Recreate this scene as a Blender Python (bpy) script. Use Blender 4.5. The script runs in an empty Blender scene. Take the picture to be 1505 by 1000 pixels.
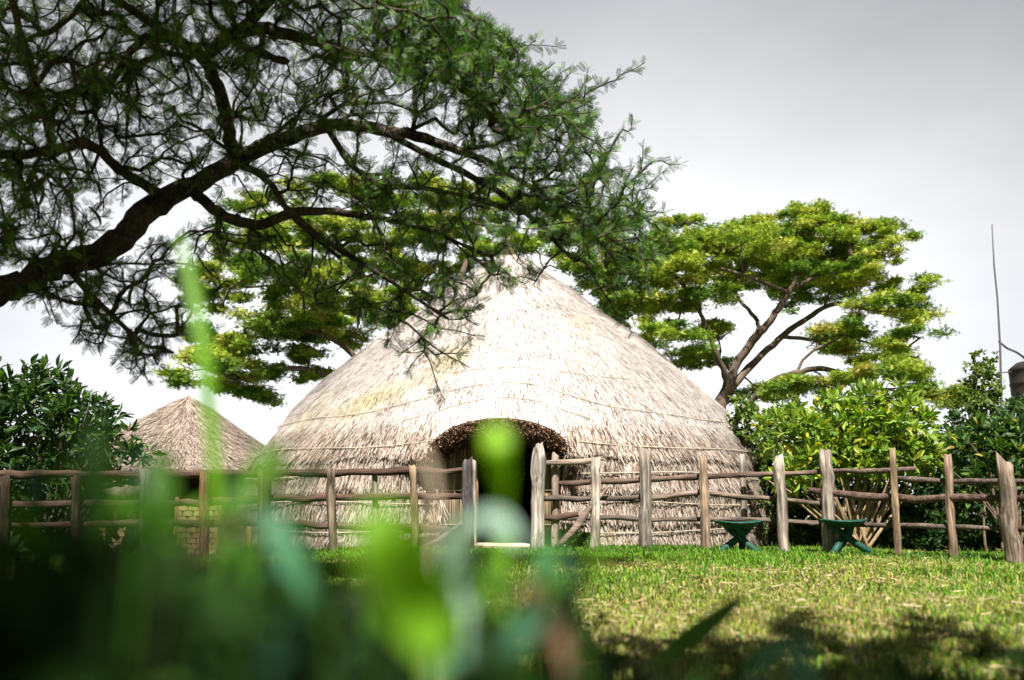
import bpy, math, random
import numpy as np
from mathutils import Vector
R = math.radians
rng = np.random.default_rng(7)
random.seed(7)
S = bpy.context.scene
COL = S.collection

# ------------------------------------------------------------------ camera
FPX = 1254.0                      # focal length in photo pixels (photo 1505 x 1000)
CAMZ = 0.47
PITCH = R(11.7)
cd = bpy.data.cameras.new('camera'); cam = bpy.data.objects.new('camera', cd); COL.objects.link(cam)
cd.sensor_width = 36.0; cd.lens = 36.0 * FPX / 1505.0
cd.clip_start = 0.02; cd.clip_end = 4000
cam.location = (0, 0, CAMZ); cam.rotation_euler = (R(90) + PITCH, 0, 0)
cd.dof.use_dof = True; cd.dof.focus_distance = 13.0; cd.dof.aperture_fstop = 1.7
cd.dof.aperture_blades = 0
S.camera = cam

# ------------------------------------------------------------------ sun, sky, exposure
SUN = Vector((0.0, -0.54, 0.84)).normalized()       # direction towards the sun
sl = bpy.data.lights.new('sun', 'SUN'); so = bpy.data.objects.new('sun', sl); COL.objects.link(so)
sl.energy = 5.0; sl.angle = R(0.6); sl.color = (1.0, 0.95, 0.89)
so.rotation_euler = SUN.to_track_quat('Z', 'Y').to_euler()
so.location = (2, -6, 12)
S.view_settings.view_transform = 'Standard'; S.view_settings.look = 'None'
S.view_settings.exposure = 1.18; S.view_settings.gamma = 1.0
S.view_settings.use_curve_mapping = False

W = bpy.data.worlds.new('World'); S.world = W; W.use_nodes = True
nt = W.node_tree; nt.nodes.clear()
def N(nt, t, **kw):
    n = nt.nodes.new(t)
    for k, v in kw.items(): setattr(n, k, v)
    return n
def L(nt, a, b): nt.links.new(a, b)
out = N(nt, 'ShaderNodeOutputWorld'); bg = N(nt, 'ShaderNodeBackground'); bg.inputs['Strength'].default_value = 0.1
sky = N(nt, 'ShaderNodeTexSky', sky_type='NISHITA'); sky.sun_disc = False
sky.sun_elevation = math.asin(SUN.z); sky.sun_rotation = math.atan2(SUN.x, SUN.y)
sky.dust_density = 3.0
tc = N(nt, 'ShaderNodeTexCoord'); sep = N(nt, 'ShaderNodeSeparateXYZ'); L(nt, tc.outputs['Generated'], sep.inputs[0])
ramp = N(nt, 'ShaderNodeValToRGB'); L(nt, sep.outputs['Z'], ramp.inputs[0])
cr = ramp.color_ramp
stops = [(0.0, (.70, .72, .75)), (0.06, (.76, .77, .79)), (0.28, (.68, .685, .695)), (0.40, (.45, .452, .458)), (0.53, (.30, .302, .308)), (0.72, (.08, .088, .105)), (1.0, (.045, .055, .075))]
while len(cr.elements) < len(stops): cr.elements.new(0.5)
for e, (p, c) in zip(cr.elements, stops): e.position = p; e.color = (*c, 1)
# a thin veil of cloud, brightest low down ahead and thinner to the sides
ab = N(nt, 'ShaderNodeMath', operation='ABSOLUTE'); L(nt, sep.outputs['X'], ab.inputs[0])
mr = N(nt, 'ShaderNodeMapRange'); mr.inputs['From Min'].default_value = .12; mr.inputs['From Max'].default_value = .6
mr.inputs['To Min'].default_value = 1.0; mr.inputs['To Max'].default_value = .52; L(nt, ab.outputs[0], mr.inputs['Value'])
nz = N(nt, 'ShaderNodeTexNoise'); nz.inputs['Scale'].default_value = 2.6; nz.inputs['Detail'].default_value = 6; nz.inputs['Roughness'].default_value = .55
mp = N(nt, 'ShaderNodeMapping'); mp.inputs['Scale'].default_value = (1, 1, 2.6); L(nt, tc.outputs['Generated'], mp.inputs[0]); L(nt, mp.outputs[0], nz.inputs['Vector'])
mr2 = N(nt, 'ShaderNodeMapRange'); mr2.inputs['From Min'].default_value = .35; mr2.inputs['From Max'].default_value = .7
mr2.inputs['To Min'].default_value = 9.2; mr2.inputs['To Max'].default_value = 10.8; L(nt, nz.outputs[0], mr2.inputs['Value'])
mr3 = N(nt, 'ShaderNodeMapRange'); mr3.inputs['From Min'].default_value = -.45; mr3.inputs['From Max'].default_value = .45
mr3.inputs['To Min'].default_value = .2; mr3.inputs['To Max'].default_value = 1.0; L(nt, sep.outputs['Y'], mr3.inputs['Value'])  # sky made dimmer behind the camera to cut fill on the near plants
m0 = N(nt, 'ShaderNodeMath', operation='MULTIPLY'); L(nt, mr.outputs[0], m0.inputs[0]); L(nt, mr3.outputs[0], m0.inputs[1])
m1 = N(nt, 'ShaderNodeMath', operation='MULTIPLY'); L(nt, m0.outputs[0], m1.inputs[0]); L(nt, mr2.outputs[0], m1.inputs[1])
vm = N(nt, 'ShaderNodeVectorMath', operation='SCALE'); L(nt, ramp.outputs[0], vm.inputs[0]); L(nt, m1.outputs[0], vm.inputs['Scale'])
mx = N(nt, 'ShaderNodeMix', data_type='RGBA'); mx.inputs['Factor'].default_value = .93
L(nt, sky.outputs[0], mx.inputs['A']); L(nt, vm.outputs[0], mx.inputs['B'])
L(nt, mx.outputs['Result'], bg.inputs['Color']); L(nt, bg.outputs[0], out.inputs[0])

S.cycles.use_denoising = True
S.cycles.max_bounces = 8; S.cycles.transparent_max_bounces = 8
S.cycles.sample_clamp_indirect = 6

# ------------------------------------------------------------------ helpers
cp, sp_ = math.cos(PITCH), math.sin(PITCH)
def P(px, py, Y):
    """the world point at forward distance Y that the photograph shows at pixel (px, py)"""
    a = (px - 752.5) / FPX; b = (500.0 - py) / FPX
    dy = cp - sp_ * b; dz = sp_ + cp * b
    t = Y / dy
    return np.array([a * t, Y, CAMZ + dz * t])
def proj(p):
    x, y, z = p[..., 0], p[..., 1], p[..., 2] - CAMZ
    f = y * cp + z * sp_; u = -y * sp_ + z * cp
    return 752.5 + FPX * x / f, 500 - FPX * u / f, f
def ground_z(x, y):
    x = np.asarray(x, float); y = np.asarray(y, float)
    return (-.13 * np.clip((-x - 1.5) / 3.0, 0, 1) * np.clip((y - 4) / 4, 0, 1)
            - .06 * np.clip((x - 3) / 3, 0, 1) * np.clip((y - 4) / 4, 0, 1)
            + .015 * np.sin(x * 1.7 + y * .9) + .012 * np.sin(y * 2.3 - x * .8))

LOC = {}
def make_mesh(name, V, F, mat=None, tint=None, smooth=True):
    """V (n,3); F an array (m,k) or a list of such arrays; tint (n,3) surface colour"""
    me = bpy.data.meshes.new(name)
    V = np.asarray(V, np.float32)
    Fs = F if isinstance(F, list) else [F]
    Fs = [np.asarray(f, np.int32) for f in Fs if len(f)]
    tot = np.concatenate([np.full(len(f), f.shape[1], np.int32) for f in Fs])
    idx = np.concatenate([f.ravel() for f in Fs])
    me.vertices.add(len(V)); me.vertices.foreach_set('co', V.ravel())
    me.loops.add(len(idx)); me.loops.foreach_set('vertex_index', idx)
    me.polygons.add(len(tot)); st = np.concatenate([[0], np.cumsum(tot)[:-1]]).astype(np.int32)
    me.polygons.foreach_set('loop_start', st); me.polygons.foreach_set('loop_total', tot)
    me.polygons.foreach_set('use_smooth', np.full(len(tot), smooth, bool))
    if tint is not None:
        at = me.attributes.new('tint', 'FLOAT_COLOR', 'POINT')
        c = np.ones((len(V), 4), np.float32); c[:, :3] = tint
        at.data.foreach_set('color', c.ravel())
    me.update(calc_edges=True); me.validate()
    if mat: me.materials.append(mat)
    return me
def obj(name, V, F, mat, parent=None, tint=None, smooth=True, loc=None):
    V = np.asarray(V, float)
    base = np.array(LOC[parent.name]) if parent is not None else np.array(loc if loc is not None else (0, 0, 0), float)
    o = bpy.data.objects.new(name, make_mesh(name, V - base, F, mat, tint, smooth)); COL.objects.link(o)
    if parent is not None: o.parent = parent
    else: o.location = base
    LOC[o.name] = tuple(base)
    return o
def tag(o, label=None, cat=None, group=None, kind=None):
    if label: o['label'] = label
    if cat: o['category'] = cat
    if group: o['group'] = group
    if kind: o['kind'] = kind
    return o
def thing(name, loc, label, cat, group=None):
    o = bpy.data.objects.new(name, None); COL.objects.link(o); o.location = loc; o.empty_display_size = .1
    LOC[o.name] = tuple(loc)
    return tag(o, label, cat, group)
class MB:
    """gathers tubes and boxes for one mesh"""
    def __init__(s): s.V = []; s.Q = []; s.T = []; s.n = 0; s.C = []
    def add(s, V, Q=None, T=None, c=None):
        V = np.asarray(V, float); s.V.append(V)
        if Q is not None and len(Q): s.Q.append(np.asarray(Q) + s.n)
        if T is not None and len(T): s.T.append(np.asarray(T) + s.n)
        s.C.append(np.tile(np.asarray(c if c is not None else (1, 1, 1), float), (len(V), 1)) if np.ndim(c) < 2 else c)
        s.n += len(V)
    def tube(s, pts, rad, k=8, c=None, cap=True, rough=0.0, squash=1.0):
        pts = np.asarray(pts, float); n = len(pts)
        rad = np.broadcast_to(np.asarray(rad, float), (n,))
        tg = np.gradient(pts, axis=0); tg /= np.linalg.norm(tg, axis=1)[:, None] + 1e-9
        ref = np.array([0., 0, 1]) if abs(tg[:, 2]).mean() < .8 else np.array([0., 1, 0])
        a = np.cross(tg, ref); a /= np.linalg.norm(a, axis=1)[:, None] + 1e-9
        b = np.cross(a, tg)
        th = np.linspace(0, 2 * np.pi, k, endpoint=False)
        rr = np.ones((n, k))
        if rough: rr += rough * (rng.normal(size=(1, k)) * .6 + rng.normal(size=(n, k)) * .5)
        ring = pts[:, None] + (a[:, None] * np.cos(th)[None, :, None] + squash * b[:, None] * np.sin(th)[None, :, None]) * (rad[:, None] * rr)[..., None]
        i = np.arange(n - 1)[:, None] * k; j = np.arange(k)[None]; j2 = (j + 1) % k
        Q = np.stack([i + j, i + j2, i + k + j2, i + k + j], -1).reshape(-1, 4)
        V = ring.reshape(-1, 3); T = None
        if cap:
            V = np.vstack([V, pts[0], pts[-1]]); jj = np.arange(k)
            T = np.vstack([np.stack([np.full(k, n * k), (jj + 1) % k, jj], 1), np.stack([np.full(k, n * k + 1), (n - 1) * k + jj, (n - 1) * k + (jj + 1) % k], 1)])
        s.add(V, Q, T, c)
    def box(s, c0, ex, ey, ez, c=None):
        c0, ex, ey, ez = [np.asarray(v, float) for v in (c0, ex, ey, ez)]
        V = np.array([c0 + a * ex + b * ey + d * ez for a in (-1, 1) for b in (-1, 1) for d in (-1, 1)])
        s.add(V, [[0, 1, 3, 2], [4, 6, 7, 5], [0, 4, 5, 1], [2, 3, 7, 6], [0, 2, 6, 4], [1, 5, 7, 3]], None, c)
    def build(s, name, mat, parent=None, smooth=True, loc=None):
        F = []
        if s.Q: F.append(np.vstack(s.Q))
        if s.T: F.append(np.vstack(s.T))
        return obj(name, np.vstack(s.V), F, mat, parent, np.vstack(s.C), smooth, loc)

def unit(v): return v / (np.linalg.norm(v, axis=-1, keepdims=True) + 1e-9)
# leaf templates: x across, y along, z up; faces are triangles
LEAF = (np.array([[0, 0, 0], [.38, .3, .08], [.5, .55, .06], [.25, .82, -.02], [0, 1, -.14], [-.25, .82, -.02], [-.5, .55, .06], [-.38, .3, .08], [0, .3, 0], [0, .6, -.01]], float),
        np.array([[0, 1, 8], [8, 1, 9], [1, 2, 9], [2, 3, 9], [3, 4, 9], [4, 5, 9], [5, 6, 9], [6, 7, 9], [7, 8, 9], [7, 0, 8]]))
DIAMOND = (np.array([[0, 0, 0], [.5, .45, .1], [0, 1, -.1], [-.5, .45, .1]], float), np.array([[0, 1, 2], [0, 2, 3]]))
def feather(pairs, spread, pin, w, droop=.12):
    V = []; T = []
    def strip(a, b, ww):
        a, b = np.array(a, float), np.array(b, float); d = b - a; s = np.array([-d[1], d[0], 0]); s = s / (np.linalg.norm(s) + 1e-9) * ww
        i = len(V); V.extend([a, (a + b) / 2 + s, b, (a + b) / 2 - s]); T.extend([[i, i + 1, i + 2], [i, i + 2, i + 3]])
    strip([0, 0, 0], [0, 1, -droop], w * .5)
    for q in range(pairs):
        y = .2 + .8 * q / (pairs - 1); l = pin * (1 - .35 * abs(q / (pairs - 1) - .4))
        for sg in (-1, 1):
            strip([0, y, -droop * y * y], [sg * l * math.sin(spread), y + l * math.cos(spread), -droop * y * y - l * .12], w)
    return np.array(V), np.array(T)
PINN = feather(6, R(38), .5, .036)
PINN_BIG = feather(5, R(40), .55, .17)
SPRAY = feather(3, R(50), .6, .15)
def scatter(tmpl, pos, dr, up, ln, wd):
    """copies of a leaf template as one vertex / triangle array"""
    V0, T0 = tmpl; n = len(pos)
    dr = unit(dr); x = unit(np.cross(dr, up)); z = np.cross(x, dr)
    ln = np.broadcast_to(ln, (n,)); wd = np.broadcast_to(wd, (n,))
    V = pos[:, None] + x[:, None] * (V0[None, :, :1] * wd[:, None, None]) + dr[:, None] * (V0[None, :, 1:2] * ln[:, None, None]) + z[:, None] * (V0[None, :, 2:] * ln[:, None, None])
    T = T0[None] + (np.arange(n) * len(V0))[:, None, None]
    return V.reshape(-1, 3), T.reshape(-1, 3), len(V0)
def rand_dir(n, zbias=0.0, zs=1.0):
    d = rng.normal(size=(n, 3)); d[:, 2] = d[:, 2] * zs + zbias
    return unit(d)
def pick(cols, n, jit=.15, p=None):
    cols = np.asarray(cols, float); c = cols[rng.choice(len(cols), n, p=p)]
    return np.clip(c * (1 + rng.normal(size=(n, 1)) * jit), .002, .95)

# ------------------------------------------------------------------ materials
def mat(name, rough=.8, color=(.5, .5, .5), attr=None, noise=None, bump=None, trans=0, spec=.3, sss=None):
    """noise: (scale xyz, dark factor, light factor); bump: (scale xyz, strength, distance)"""
    m = bpy.data.materials.new(name); m.use_nodes = True; t = m.node_tree
    b = t.nodes['Principled BSDF']; b.inputs['Roughness'].default_value = rough
    b.inputs['Specular IOR Level'].default_value = spec
    if attr:
        a = N(t, 'ShaderNodeAttribute', attribute_name=attr); src = a.outputs['Color']
    else:
        a = N(t, 'ShaderNodeRGB'); a.outputs[0].default_value = (*color, 1); src = a.outputs[0]
    if attr and color != (.5, .5, .5):
        mm = N(t, 'ShaderNodeMix', data_type='RGBA', blend_type='MULTIPLY'); mm.inputs['Factor'].default_value = 1
        L(t, src, mm.inputs['A']); mm.inputs['B'].default_value = (*color, 1); src = mm.outputs['Result']
    co = N(t, 'ShaderNodeTexCoord').outputs['Object']
    for sc, lo, hi in (noise or []):
        mp = N(t, 'ShaderNodeMapping'); mp.inputs['Scale'].default_value = sc; L(t, co, mp.inputs[0])
        n = N(t, 'ShaderNodeTexNoise'); n.inputs['Scale'].default_value = 1; n.inputs['Detail'].default_value = 5; L(t, mp.outputs[0], n.inputs['Vector'])
        r = N(t, 'ShaderNodeMapRange'); r.inputs['From Min'].default_value = .32; r.inputs['From Max'].default_value = .68
        r.inputs['To Min'].default_value = lo; r.inputs['To Max'].default_value = hi; L(t, n.outputs[0], r.inputs['Value'])
        v = N(t, 'ShaderNodeVectorMath', operation='SCALE'); L(t, src, v.inputs[0]); L(t, r.outputs[0], v.inputs['Scale']); src = v.outputs[0]
    L(t, src, b.inputs['Base Color'])
    if bump:
        mp = N(t, 'ShaderNodeMapping'); mp.inputs['Scale'].default_value = bump[0]; L(t, co, mp.inputs[0])
        n = N(t, 'ShaderNodeTexNoise'); n.inputs['Scale'].default_value = 1; n.inputs['Detail'].default_value = 6; L(t, mp.outputs[0], n.inputs['Vector'])
        bp = N(t, 'ShaderNodeBump'); bp.inputs['Strength'].default_value = bump[1]; bp.inputs['Distance'].default_value = bump[2]
        L(t, n.outputs[0], bp.inputs['Height']); L(t, bp.outputs[0], b.inputs['Normal'])
    if trans:
        tr = N(t, 'ShaderNodeBsdfTranslucent')
        g = N(t, 'ShaderNodeMix', data_type='RGBA', blend_type='MULTIPLY'); g.inputs['Factor'].default_value = 1
        L(t, src, g.inputs['A']); g.inputs['B'].default_value = (1.5, 1.7, .6, 1); L(t, g.outputs['Result'], tr.inputs['Color'])
        mxs = N(t, 'ShaderNodeMixShader'); mxs.inputs[0].default_value = trans
        L(t, b.outputs[0], mxs.inputs[1]); L(t, tr.outputs[0], mxs.inputs[2])
        L(t, mxs.outputs[0], t.nodes['Material Output'].inputs['Surface'])
    return m
M_leaf = mat('leaf', .5, attr='tint', trans=.3, spec=.35)
M_far = mat('far_leaf', .65, attr='tint', trans=.25, spec=.2)
M_weed = mat('weed_leaf', .7, attr='tint', trans=.05, spec=.05)
M_acacia = mat('acacia_leaf', .5, attr='tint', trans=.16, spec=.3)
M_near = mat('near_leaf', .5, attr='tint', trans=.42, spec=.35)
M_grass = mat('grass', .6, attr='tint', trans=.25, spec=.2)
M_bark = mat('bark', .92, (.05, .039, .031), noise=[((5, 5, 5), .45, 2.1), ((26, 26, 26), .6, 1.5)], bump=((30, 30, 14), 1.0, .03), spec=.15)
M_barkfar = mat('far_bark', .9, (.12, .09, .07), noise=[((3, 3, 3), .6, 1.5)], spec=.15)
M_straw = mat('thatch', .85, attr='tint', noise=[((.8, .8, .7), .82, 1.12), ((2.6, 2.6, 1.2), .84, 1.1)], spec=.15)
M_under = mat('thatch_under', .95, (.22, .165, .115), noise=[((20, 20, 6), .5, 1.5)], bump=((60, 60, 14), 1, .04), spec=.1)
M_eave = mat('eave', .95, attr='tint', spec=.08)
M_post = mat('post_wood', .85, attr='tint', noise=[((24, 24, 1.2), .45, 1.3), ((6, 6, 2.6), .65, 1.2), ((70, 70, 4), .6, 1.2), ((40, 40, .8), .45, 1.2), ((9, 9, 5), .75, 1.1)], bump=((45, 45, 2.5), .9, .02), spec=.15)
M_rail = mat('rail_wood', .85, attr='tint', noise=[((1.4, 24, 24), .5, 1.35), ((3, 6, 6), .7, 1.2)], bump=((3, 50, 50), .9, .02), spec=.15)
M_rope = mat('binding', .85, attr='tint', noise=[((9, 9, 9), .6, 1.2)], spec=.15)
M_soil = mat('soil', .95, attr='tint', noise=[((1.1, 1.1, 1.1), .7, 1.25), ((14, 14, 14), .6, 1.3)], bump=((40, 40, 40), .8, .03), spec=.1)
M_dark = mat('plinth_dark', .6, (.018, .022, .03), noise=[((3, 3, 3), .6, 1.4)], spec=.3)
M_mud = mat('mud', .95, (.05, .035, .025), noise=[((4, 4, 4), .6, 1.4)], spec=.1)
M_green = mat('green_paint', .65, (.008, .075, .05), noise=[((18, 18, 18), .35, 1.4), ((60, 60, 60), .6, 1.3)], bump=((40, 40, 40), .4, .01), spec=.4)
M_weave = mat('woven', .8, attr='tint', noise=[((30, 30, 4), .7, 1.15)], spec=.2)
M_sack = mat('sacking', .95, (.16, .135, .095), noise=[((8, 8, 8), .55, 1.3), ((90, 90, 90), .7, 1.2)], bump=((25, 25, 25), .8, .03), spec=.1)
M_tank = mat('tank_plastic', .5, (.035, .026, .024), noise=[((2, 2, 2), .7, 1.3)], spec=.4)
M_metal = mat('painted_metal', .6, (.10, .09, .11), spec=.3)

# ------------------------------------------------------------------ ground
def dry(x, y):
    """0 lush .. 1 dry, patches fixed to the lawn"""
    d = .5 + .32 * np.sin(x * .9 + 1.3 * np.sin(y * .55)) + .25 * np.sin(y * 1.35 + 2.0 + .9 * np.sin(x * .8)) + .15 * np.sin(x * 3.1 + y * 2.7)
    lush = np.clip((y - 9.3 + .9 * np.clip(x - .5, 0, 3) * -1 * -1) / 1.8, 0, 1) * np.clip((5.2 - x) / 2.5, .25, 1)
    d = d + .28 * np.sin(x * 1.9 - y * 2.6 + 1.0) * np.sin(y * 1.1 + x * .6) + .16 * np.clip((x - 2.5) / 2, 0, 1)
    return np.clip(d + .12 - 1.15 * lush, 0, 1)
gx = np.concatenate([[-1500, -300, -80, -30], np.arange(-16, 18.01, .25), [32, 80, 300, 1500]])
gy = np.concatenate([[-300, -60, -20], np.arange(-6, 30.01, .25), [45, 90, 300, 2500]])
GX, GY = np.meshgrid(gx, gy); GZ = ground_z(GX, GY) * (np.abs(GX) < 20) * (np.abs(GY) < 32)
V = np.stack([GX, GY, GZ], -1).reshape(-1, 3); nx = len(gx)
i = np.arange(len(gy) - 1)[:, None] * nx + np.arange(nx - 1)[None]
F = np.stack([i, i + 1, i + nx + 1, i + nx], -1).reshape(-1, 4)
dd = dry(V[:, 0], V[:, 1])[:, None]
tint = np.array([.05, .10, .018]) * (1 - dd) + np.array([.20, .175, .06]) * dd
tag(obj('ground', V, F, M_soil, tint=tint), kind='structure')

# grass of the lawn: many bent blades
def lawn(n, y0, y1, hmin, hmax, wmul):
    y = y0 + (y1 - y0) * rng.random(n) ** .8
    half = y * .66 + 1.2
    x = (rng.random(n) * 2 - 1) * half
    keep = ~((np.hypot(x + .06, y - 18.0) < 5.35)) & (y < 16)
    x, y = x[keep], y[keep]; n = len(x)
    d = dry(x, y)
    tuft = .5 + .5 * np.sin(x * 7 + 3 * np.sin(y * 5)) * np.sin(y * 6.2 + 2 * np.sin(x * 4))
    h = (hmin + (hmax - hmin) * rng.random(n) ** 1.5) * (.7 + .5 * tuft) * (1.15 - .45 * d) * np.where(rng.random(n) < .015, 2.0, 1)
    w = (.002 + .003 * rng.random(n)) * wmul
    az = rng.random(n) * 6.283; lean = .2 + .9 * rng.random(n) * (.7 + .6 * d)
    s = np.stack([np.cos(az), np.sin(az), 0 * az], 1); f = np.stack([-np.sin(az), np.cos(az), 0 * az], 1)
    b = np.stack([x, y, ground_z(x, y) - .006], 1)
    up = np.array([0, 0, 1.])
    mid = b + (up * .62 + f * (lean * .25)[:, None]) * h[:, None]
    tip = b + (up * (1 - lean * .32)[:, None] + f * (lean * .85)[:, None]) * h[:, None]
    V = np.stack([b - s * w[:, None], b + s * w[:, None], mid + s * w[:, None] * .7, mid - s * w[:, None] * .7, tip], 1).reshape(-1, 3)
    k = np.arange(n)[:, None] * 5
    Q = k + np.array([[0, 1, 2, 3]]); T = k + np.array([[3, 2, 4]])
    green = pick([(.085, .22, .012), (.13, .28, .018), (.06, .16, .012), (.19, .29, .025)], n)
    yel = pick([(.34, .34, .06), (.26, .32, .04), (.38, .31, .13), (.22, .165, .08), (.42, .36, .18), (.15, .11, .06)], n)
    c = np.where((rng.random(n) < .08 + .66 * d)[:, None], yel, green)
    return V, Q, T, np.repeat(c, 5, 0)
mb = MB()
for a in ((240000, 1.6, 6.5, .02, .07, 1.0), (300000, 5.5, 13.2, .025, .08, 1.6)):
    V, Q, T, c = lawn(*a); mb.add(V, Q, T, c)
# loose dead straw lying in the grass
n = 9000; y = 2.2 + 9.2 * rng.random(n) ** .8; x = (rng.random(n) * 2 - 1) * (y * .66 + 1); ok = rng.random(n) < dry(x, y) ** 1.5 * .9; x, y = x[ok], y[ok]; n = len(x)
az = rng.random(n) * 6.283; d = np.stack([np.cos(az), np.sin(az), .15 * rng.normal(size=n)], 1); ln = .03 + .09 * rng.random(n) ** 2
b = np.stack([x, y, ground_z(x, y) + .02 + .025 * rng.random(n)], 1); sd = np.stack([-np.sin(az), np.cos(az), .6 + 0 * az], 1) * (.0022 + .002 * rng.random(n))[:, None]
e = b + d * ln[:, None]; V = np.stack([b - sd, b + sd, e + sd * .5, e - sd * .5], 1).reshape(-1, 3)
mb.add(V, np.arange(n)[:, None] * 4 + [[0, 1, 2, 3]], None, np.repeat(pick([(.50, .41, .24), (.38, .28, .16), (.24, .16, .09), (.58, .50, .32)], n), 4, 0))
# longer tufts along the fence line and by the hut wall
n = 9000
x = rng.random(n) * 13 - 5.5; y = 11.7 + rng.normal(size=n) * .35 - np.clip(x - 2.5, 0, 5) * .33
az = rng.random(n) * 6.283; h = .03 + .075 * rng.random(n) ** 2
b = np.stack([x, y, ground_z(x, y)], 1); f = np.stack([-np.sin(az), np.cos(az), 0 * az], 1); s = np.stack([np.cos(az), np.sin(az), 0 * az], 1) * .007
V = np.stack([b - s, b + s, b + f * (h * .25)[:, None] + [0, 0, 1] * (h * .6)[:, None], b + f * (h * .75)[:, None] + [0, 0, 1] * (h * .9)[:, None]], 1).reshape(-1, 3)
k = np.arange(n)[:, None] * 4
mb.add(V, None, np.vstack([k + [[0, 1, 2]], k + [[1, 3, 2]]]), np.repeat(pick([(.07, .18, .02), (.11, .23, .03), (.05, .13, .02)], n), 4, 0))
tag(mb.build('lawn_grass', M_grass), 'short green and straw coloured lawn grass in front of the fence', 'grass', kind='stuff')

# ------------------------------------------------------------------ great thatched hut
HX, HY = -.06, 18.0
edge = [(752, 347), (756, 358), (777, 384), (823, 420), (849, 437), (885, 467), (948, 508), (1024, 568), (1068, 609), (1091, 640), (1109, 672), (1119, 700), (1124, 735), (1125, 792)]
zs, rs = [], []
for px, py in edge:
    dx = (px - 748.5); r = abs(dx) * HY / FPX
    for _ in range(12):
        Yt = HY - r * r / HY; p = P(748.5 + dx, py, Yt); r = abs(p[0] - HX) / math.sqrt(max(.05, 1 - (r / HY) ** 2))
    zs.append(p[2]); rs.append(r)
zs = np.array(zs[::-1]); rs = np.array(rs[::-1]); zs[0] = -.1
rs = rs + .20 * np.clip((2.0 - zs) / 1.0, 0, 1)
ZTOP = zs[-1]
def prof(z): return np.interp(z, zs, rs)
U0 = -.10                                        # arc position of the entrance
def arch(u): return 1.33 + .55 * np.sqrt(np.clip(1 - ((u - U0) / .94) ** 2, 0, 1)) * .95
def hood(u, z):
    a = np.exp(-(np.abs(u - U0) / 1.25) ** 3.2)
    h = np.clip((z - arch(u)) / 1.9, 0, 1)
    return .62 * a * (1 - h) ** 2 * (1 + .6 * h) * np.clip((z - .9) / .4, 0, 1)
def in_door(u, z): return (np.abs(u - U0) < .92) & (z < arch(u) - .02)
TIERS = [1.36, .86, .40, .04]                     # lower edges of the wall tiers, below the roof's own edge at 1.95
def hut_pt(th, z, off=0.0):
    u = th * 5.0
    r = prof(z) + hood(u, z) + off
    r = r + .035 * np.sin(th * 9 + z * 2.1) * np.clip(r / 3, 0, 1)
    return np.stack([HX + r * np.sin(th), HY - r * np.cos(th), z], -1)
hut = thing('thatched_hut', (HX, HY, 0), 'large beehive shaped thatched hut with an arched doorway behind the fence', 'hut')
th = np.concatenate([np.linspace(-np.pi, -.42, 60, endpoint=False), np.linspace(-.42, .42, 80, endpoint=False), np.linspace(.42, np.pi, 60)])
zz = np.concatenate([np.linspace(-.05, 2.2, 50, endpoint=False), np.linspace(2.2, ZTOP - .02, 40)])
TH, ZZ = np.meshgrid(th, zz)
tier_in = np.zeros_like(ZZ)
V = hut_pt(TH, ZZ, -.10 - tier_in).reshape(-1, 3); nx = len(th)
i = np.arange(len(zz) - 1)[:, None] * nx + np.arange(nx - 1)[None]
F = np.stack([i, i + 1, i + nx + 1, i + nx], -1)
cu = (TH[:-1, :-1] + TH[1:, 1:]) / 2 * 5.0; cz = (ZZ[:-1, :-1] + ZZ[1:, 1:]) / 2
F = F[~in_door(cu, cz)]
obj('wall', V, F, M_under, hut)
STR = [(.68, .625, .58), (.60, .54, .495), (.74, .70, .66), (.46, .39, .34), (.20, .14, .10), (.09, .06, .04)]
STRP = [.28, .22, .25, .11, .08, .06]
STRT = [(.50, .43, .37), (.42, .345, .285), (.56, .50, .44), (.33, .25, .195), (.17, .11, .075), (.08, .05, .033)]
def strands(th, z0, ln, lift0, lift1, w, slant, cols, p):
    """straw lying down the slope from height z0, by length ln along the surface"""
    n = len(th)
    r = np.maximum(prof(z0), .05)
    e = .05; slope = (prof(z0 - e) - prof(z0 + e)) / (2 * e)       # radius gained per metre down
    dz = ln / np.sqrt(1 + slope ** 2)
    z1 = z0 - dz; dth = slant * ln / np.maximum(r, .35)
    a = hut_pt(th, z0, lift0); m = hut_pt(th + dth * .5, z0 - dz * .5, (lift0 + lift1) * .5 + .012); b = hut_pt(th + dth, z1, lift1)
    d = unit(b - a); nrm = np.stack([np.sin(th), -np.cos(th), .5 + 0 * th], 1)
    s = unit(np.cross(d, nrm)) * w[:, None] * .5
    V = np.stack([a - s * .7, a + s * .7, m + s, m - s, b + s * .35, b - s * .35], 1).reshape(-1, 3)
    k = np.arange(n)[:, None] * 6
    Q = np.vstack([k + [[0, 1, 2, 3]], k + [[3, 2, 4, 5]]])
    return V, Q, np.repeat(pick(cols, n, .1, p), 6, 0)
mb = MB()
n = 350000                                          # the roof
th = rng.normal(size=n) * 1.25; th = np.where(np.abs(th) > np.pi, rng.random(n) * 6.28 - 3.14, th)
z = 1.75 + (ZTOP - 1.72) * (1 - np.sqrt(1 - rng.random(n) * .985))
ok = ~in_door(th * 5.0, z - .05)
th, z = th[ok], z[ok]; n = len(th)
ln = .12 + .24 * rng.random(n)
ln = np.minimum(ln, np.maximum(.06, z - 1.62 + .10 * rng.random(n)) * 1.3)
u = th * 5; near = (np.abs(u - U0) < .94)
ln = np.where(near, np.minimum(ln, np.maximum(.05, (z - arch(u)) * 1.0 + .03)), ln)
V, Q, c = strands(th, z, ln, -.03 + .03 * rng.random(n), .0 + .065 * rng.random(n) ** 2, .0055 + .0075 * rng.random(n), rng.normal(size=n) * .14, STR, STRP)
U_, Z_ = np.repeat(th * 5, 6), np.repeat(z, 6)                # yellowed, mossy patches low on the left flank
ms_ = np.zeros(len(U_))
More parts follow.
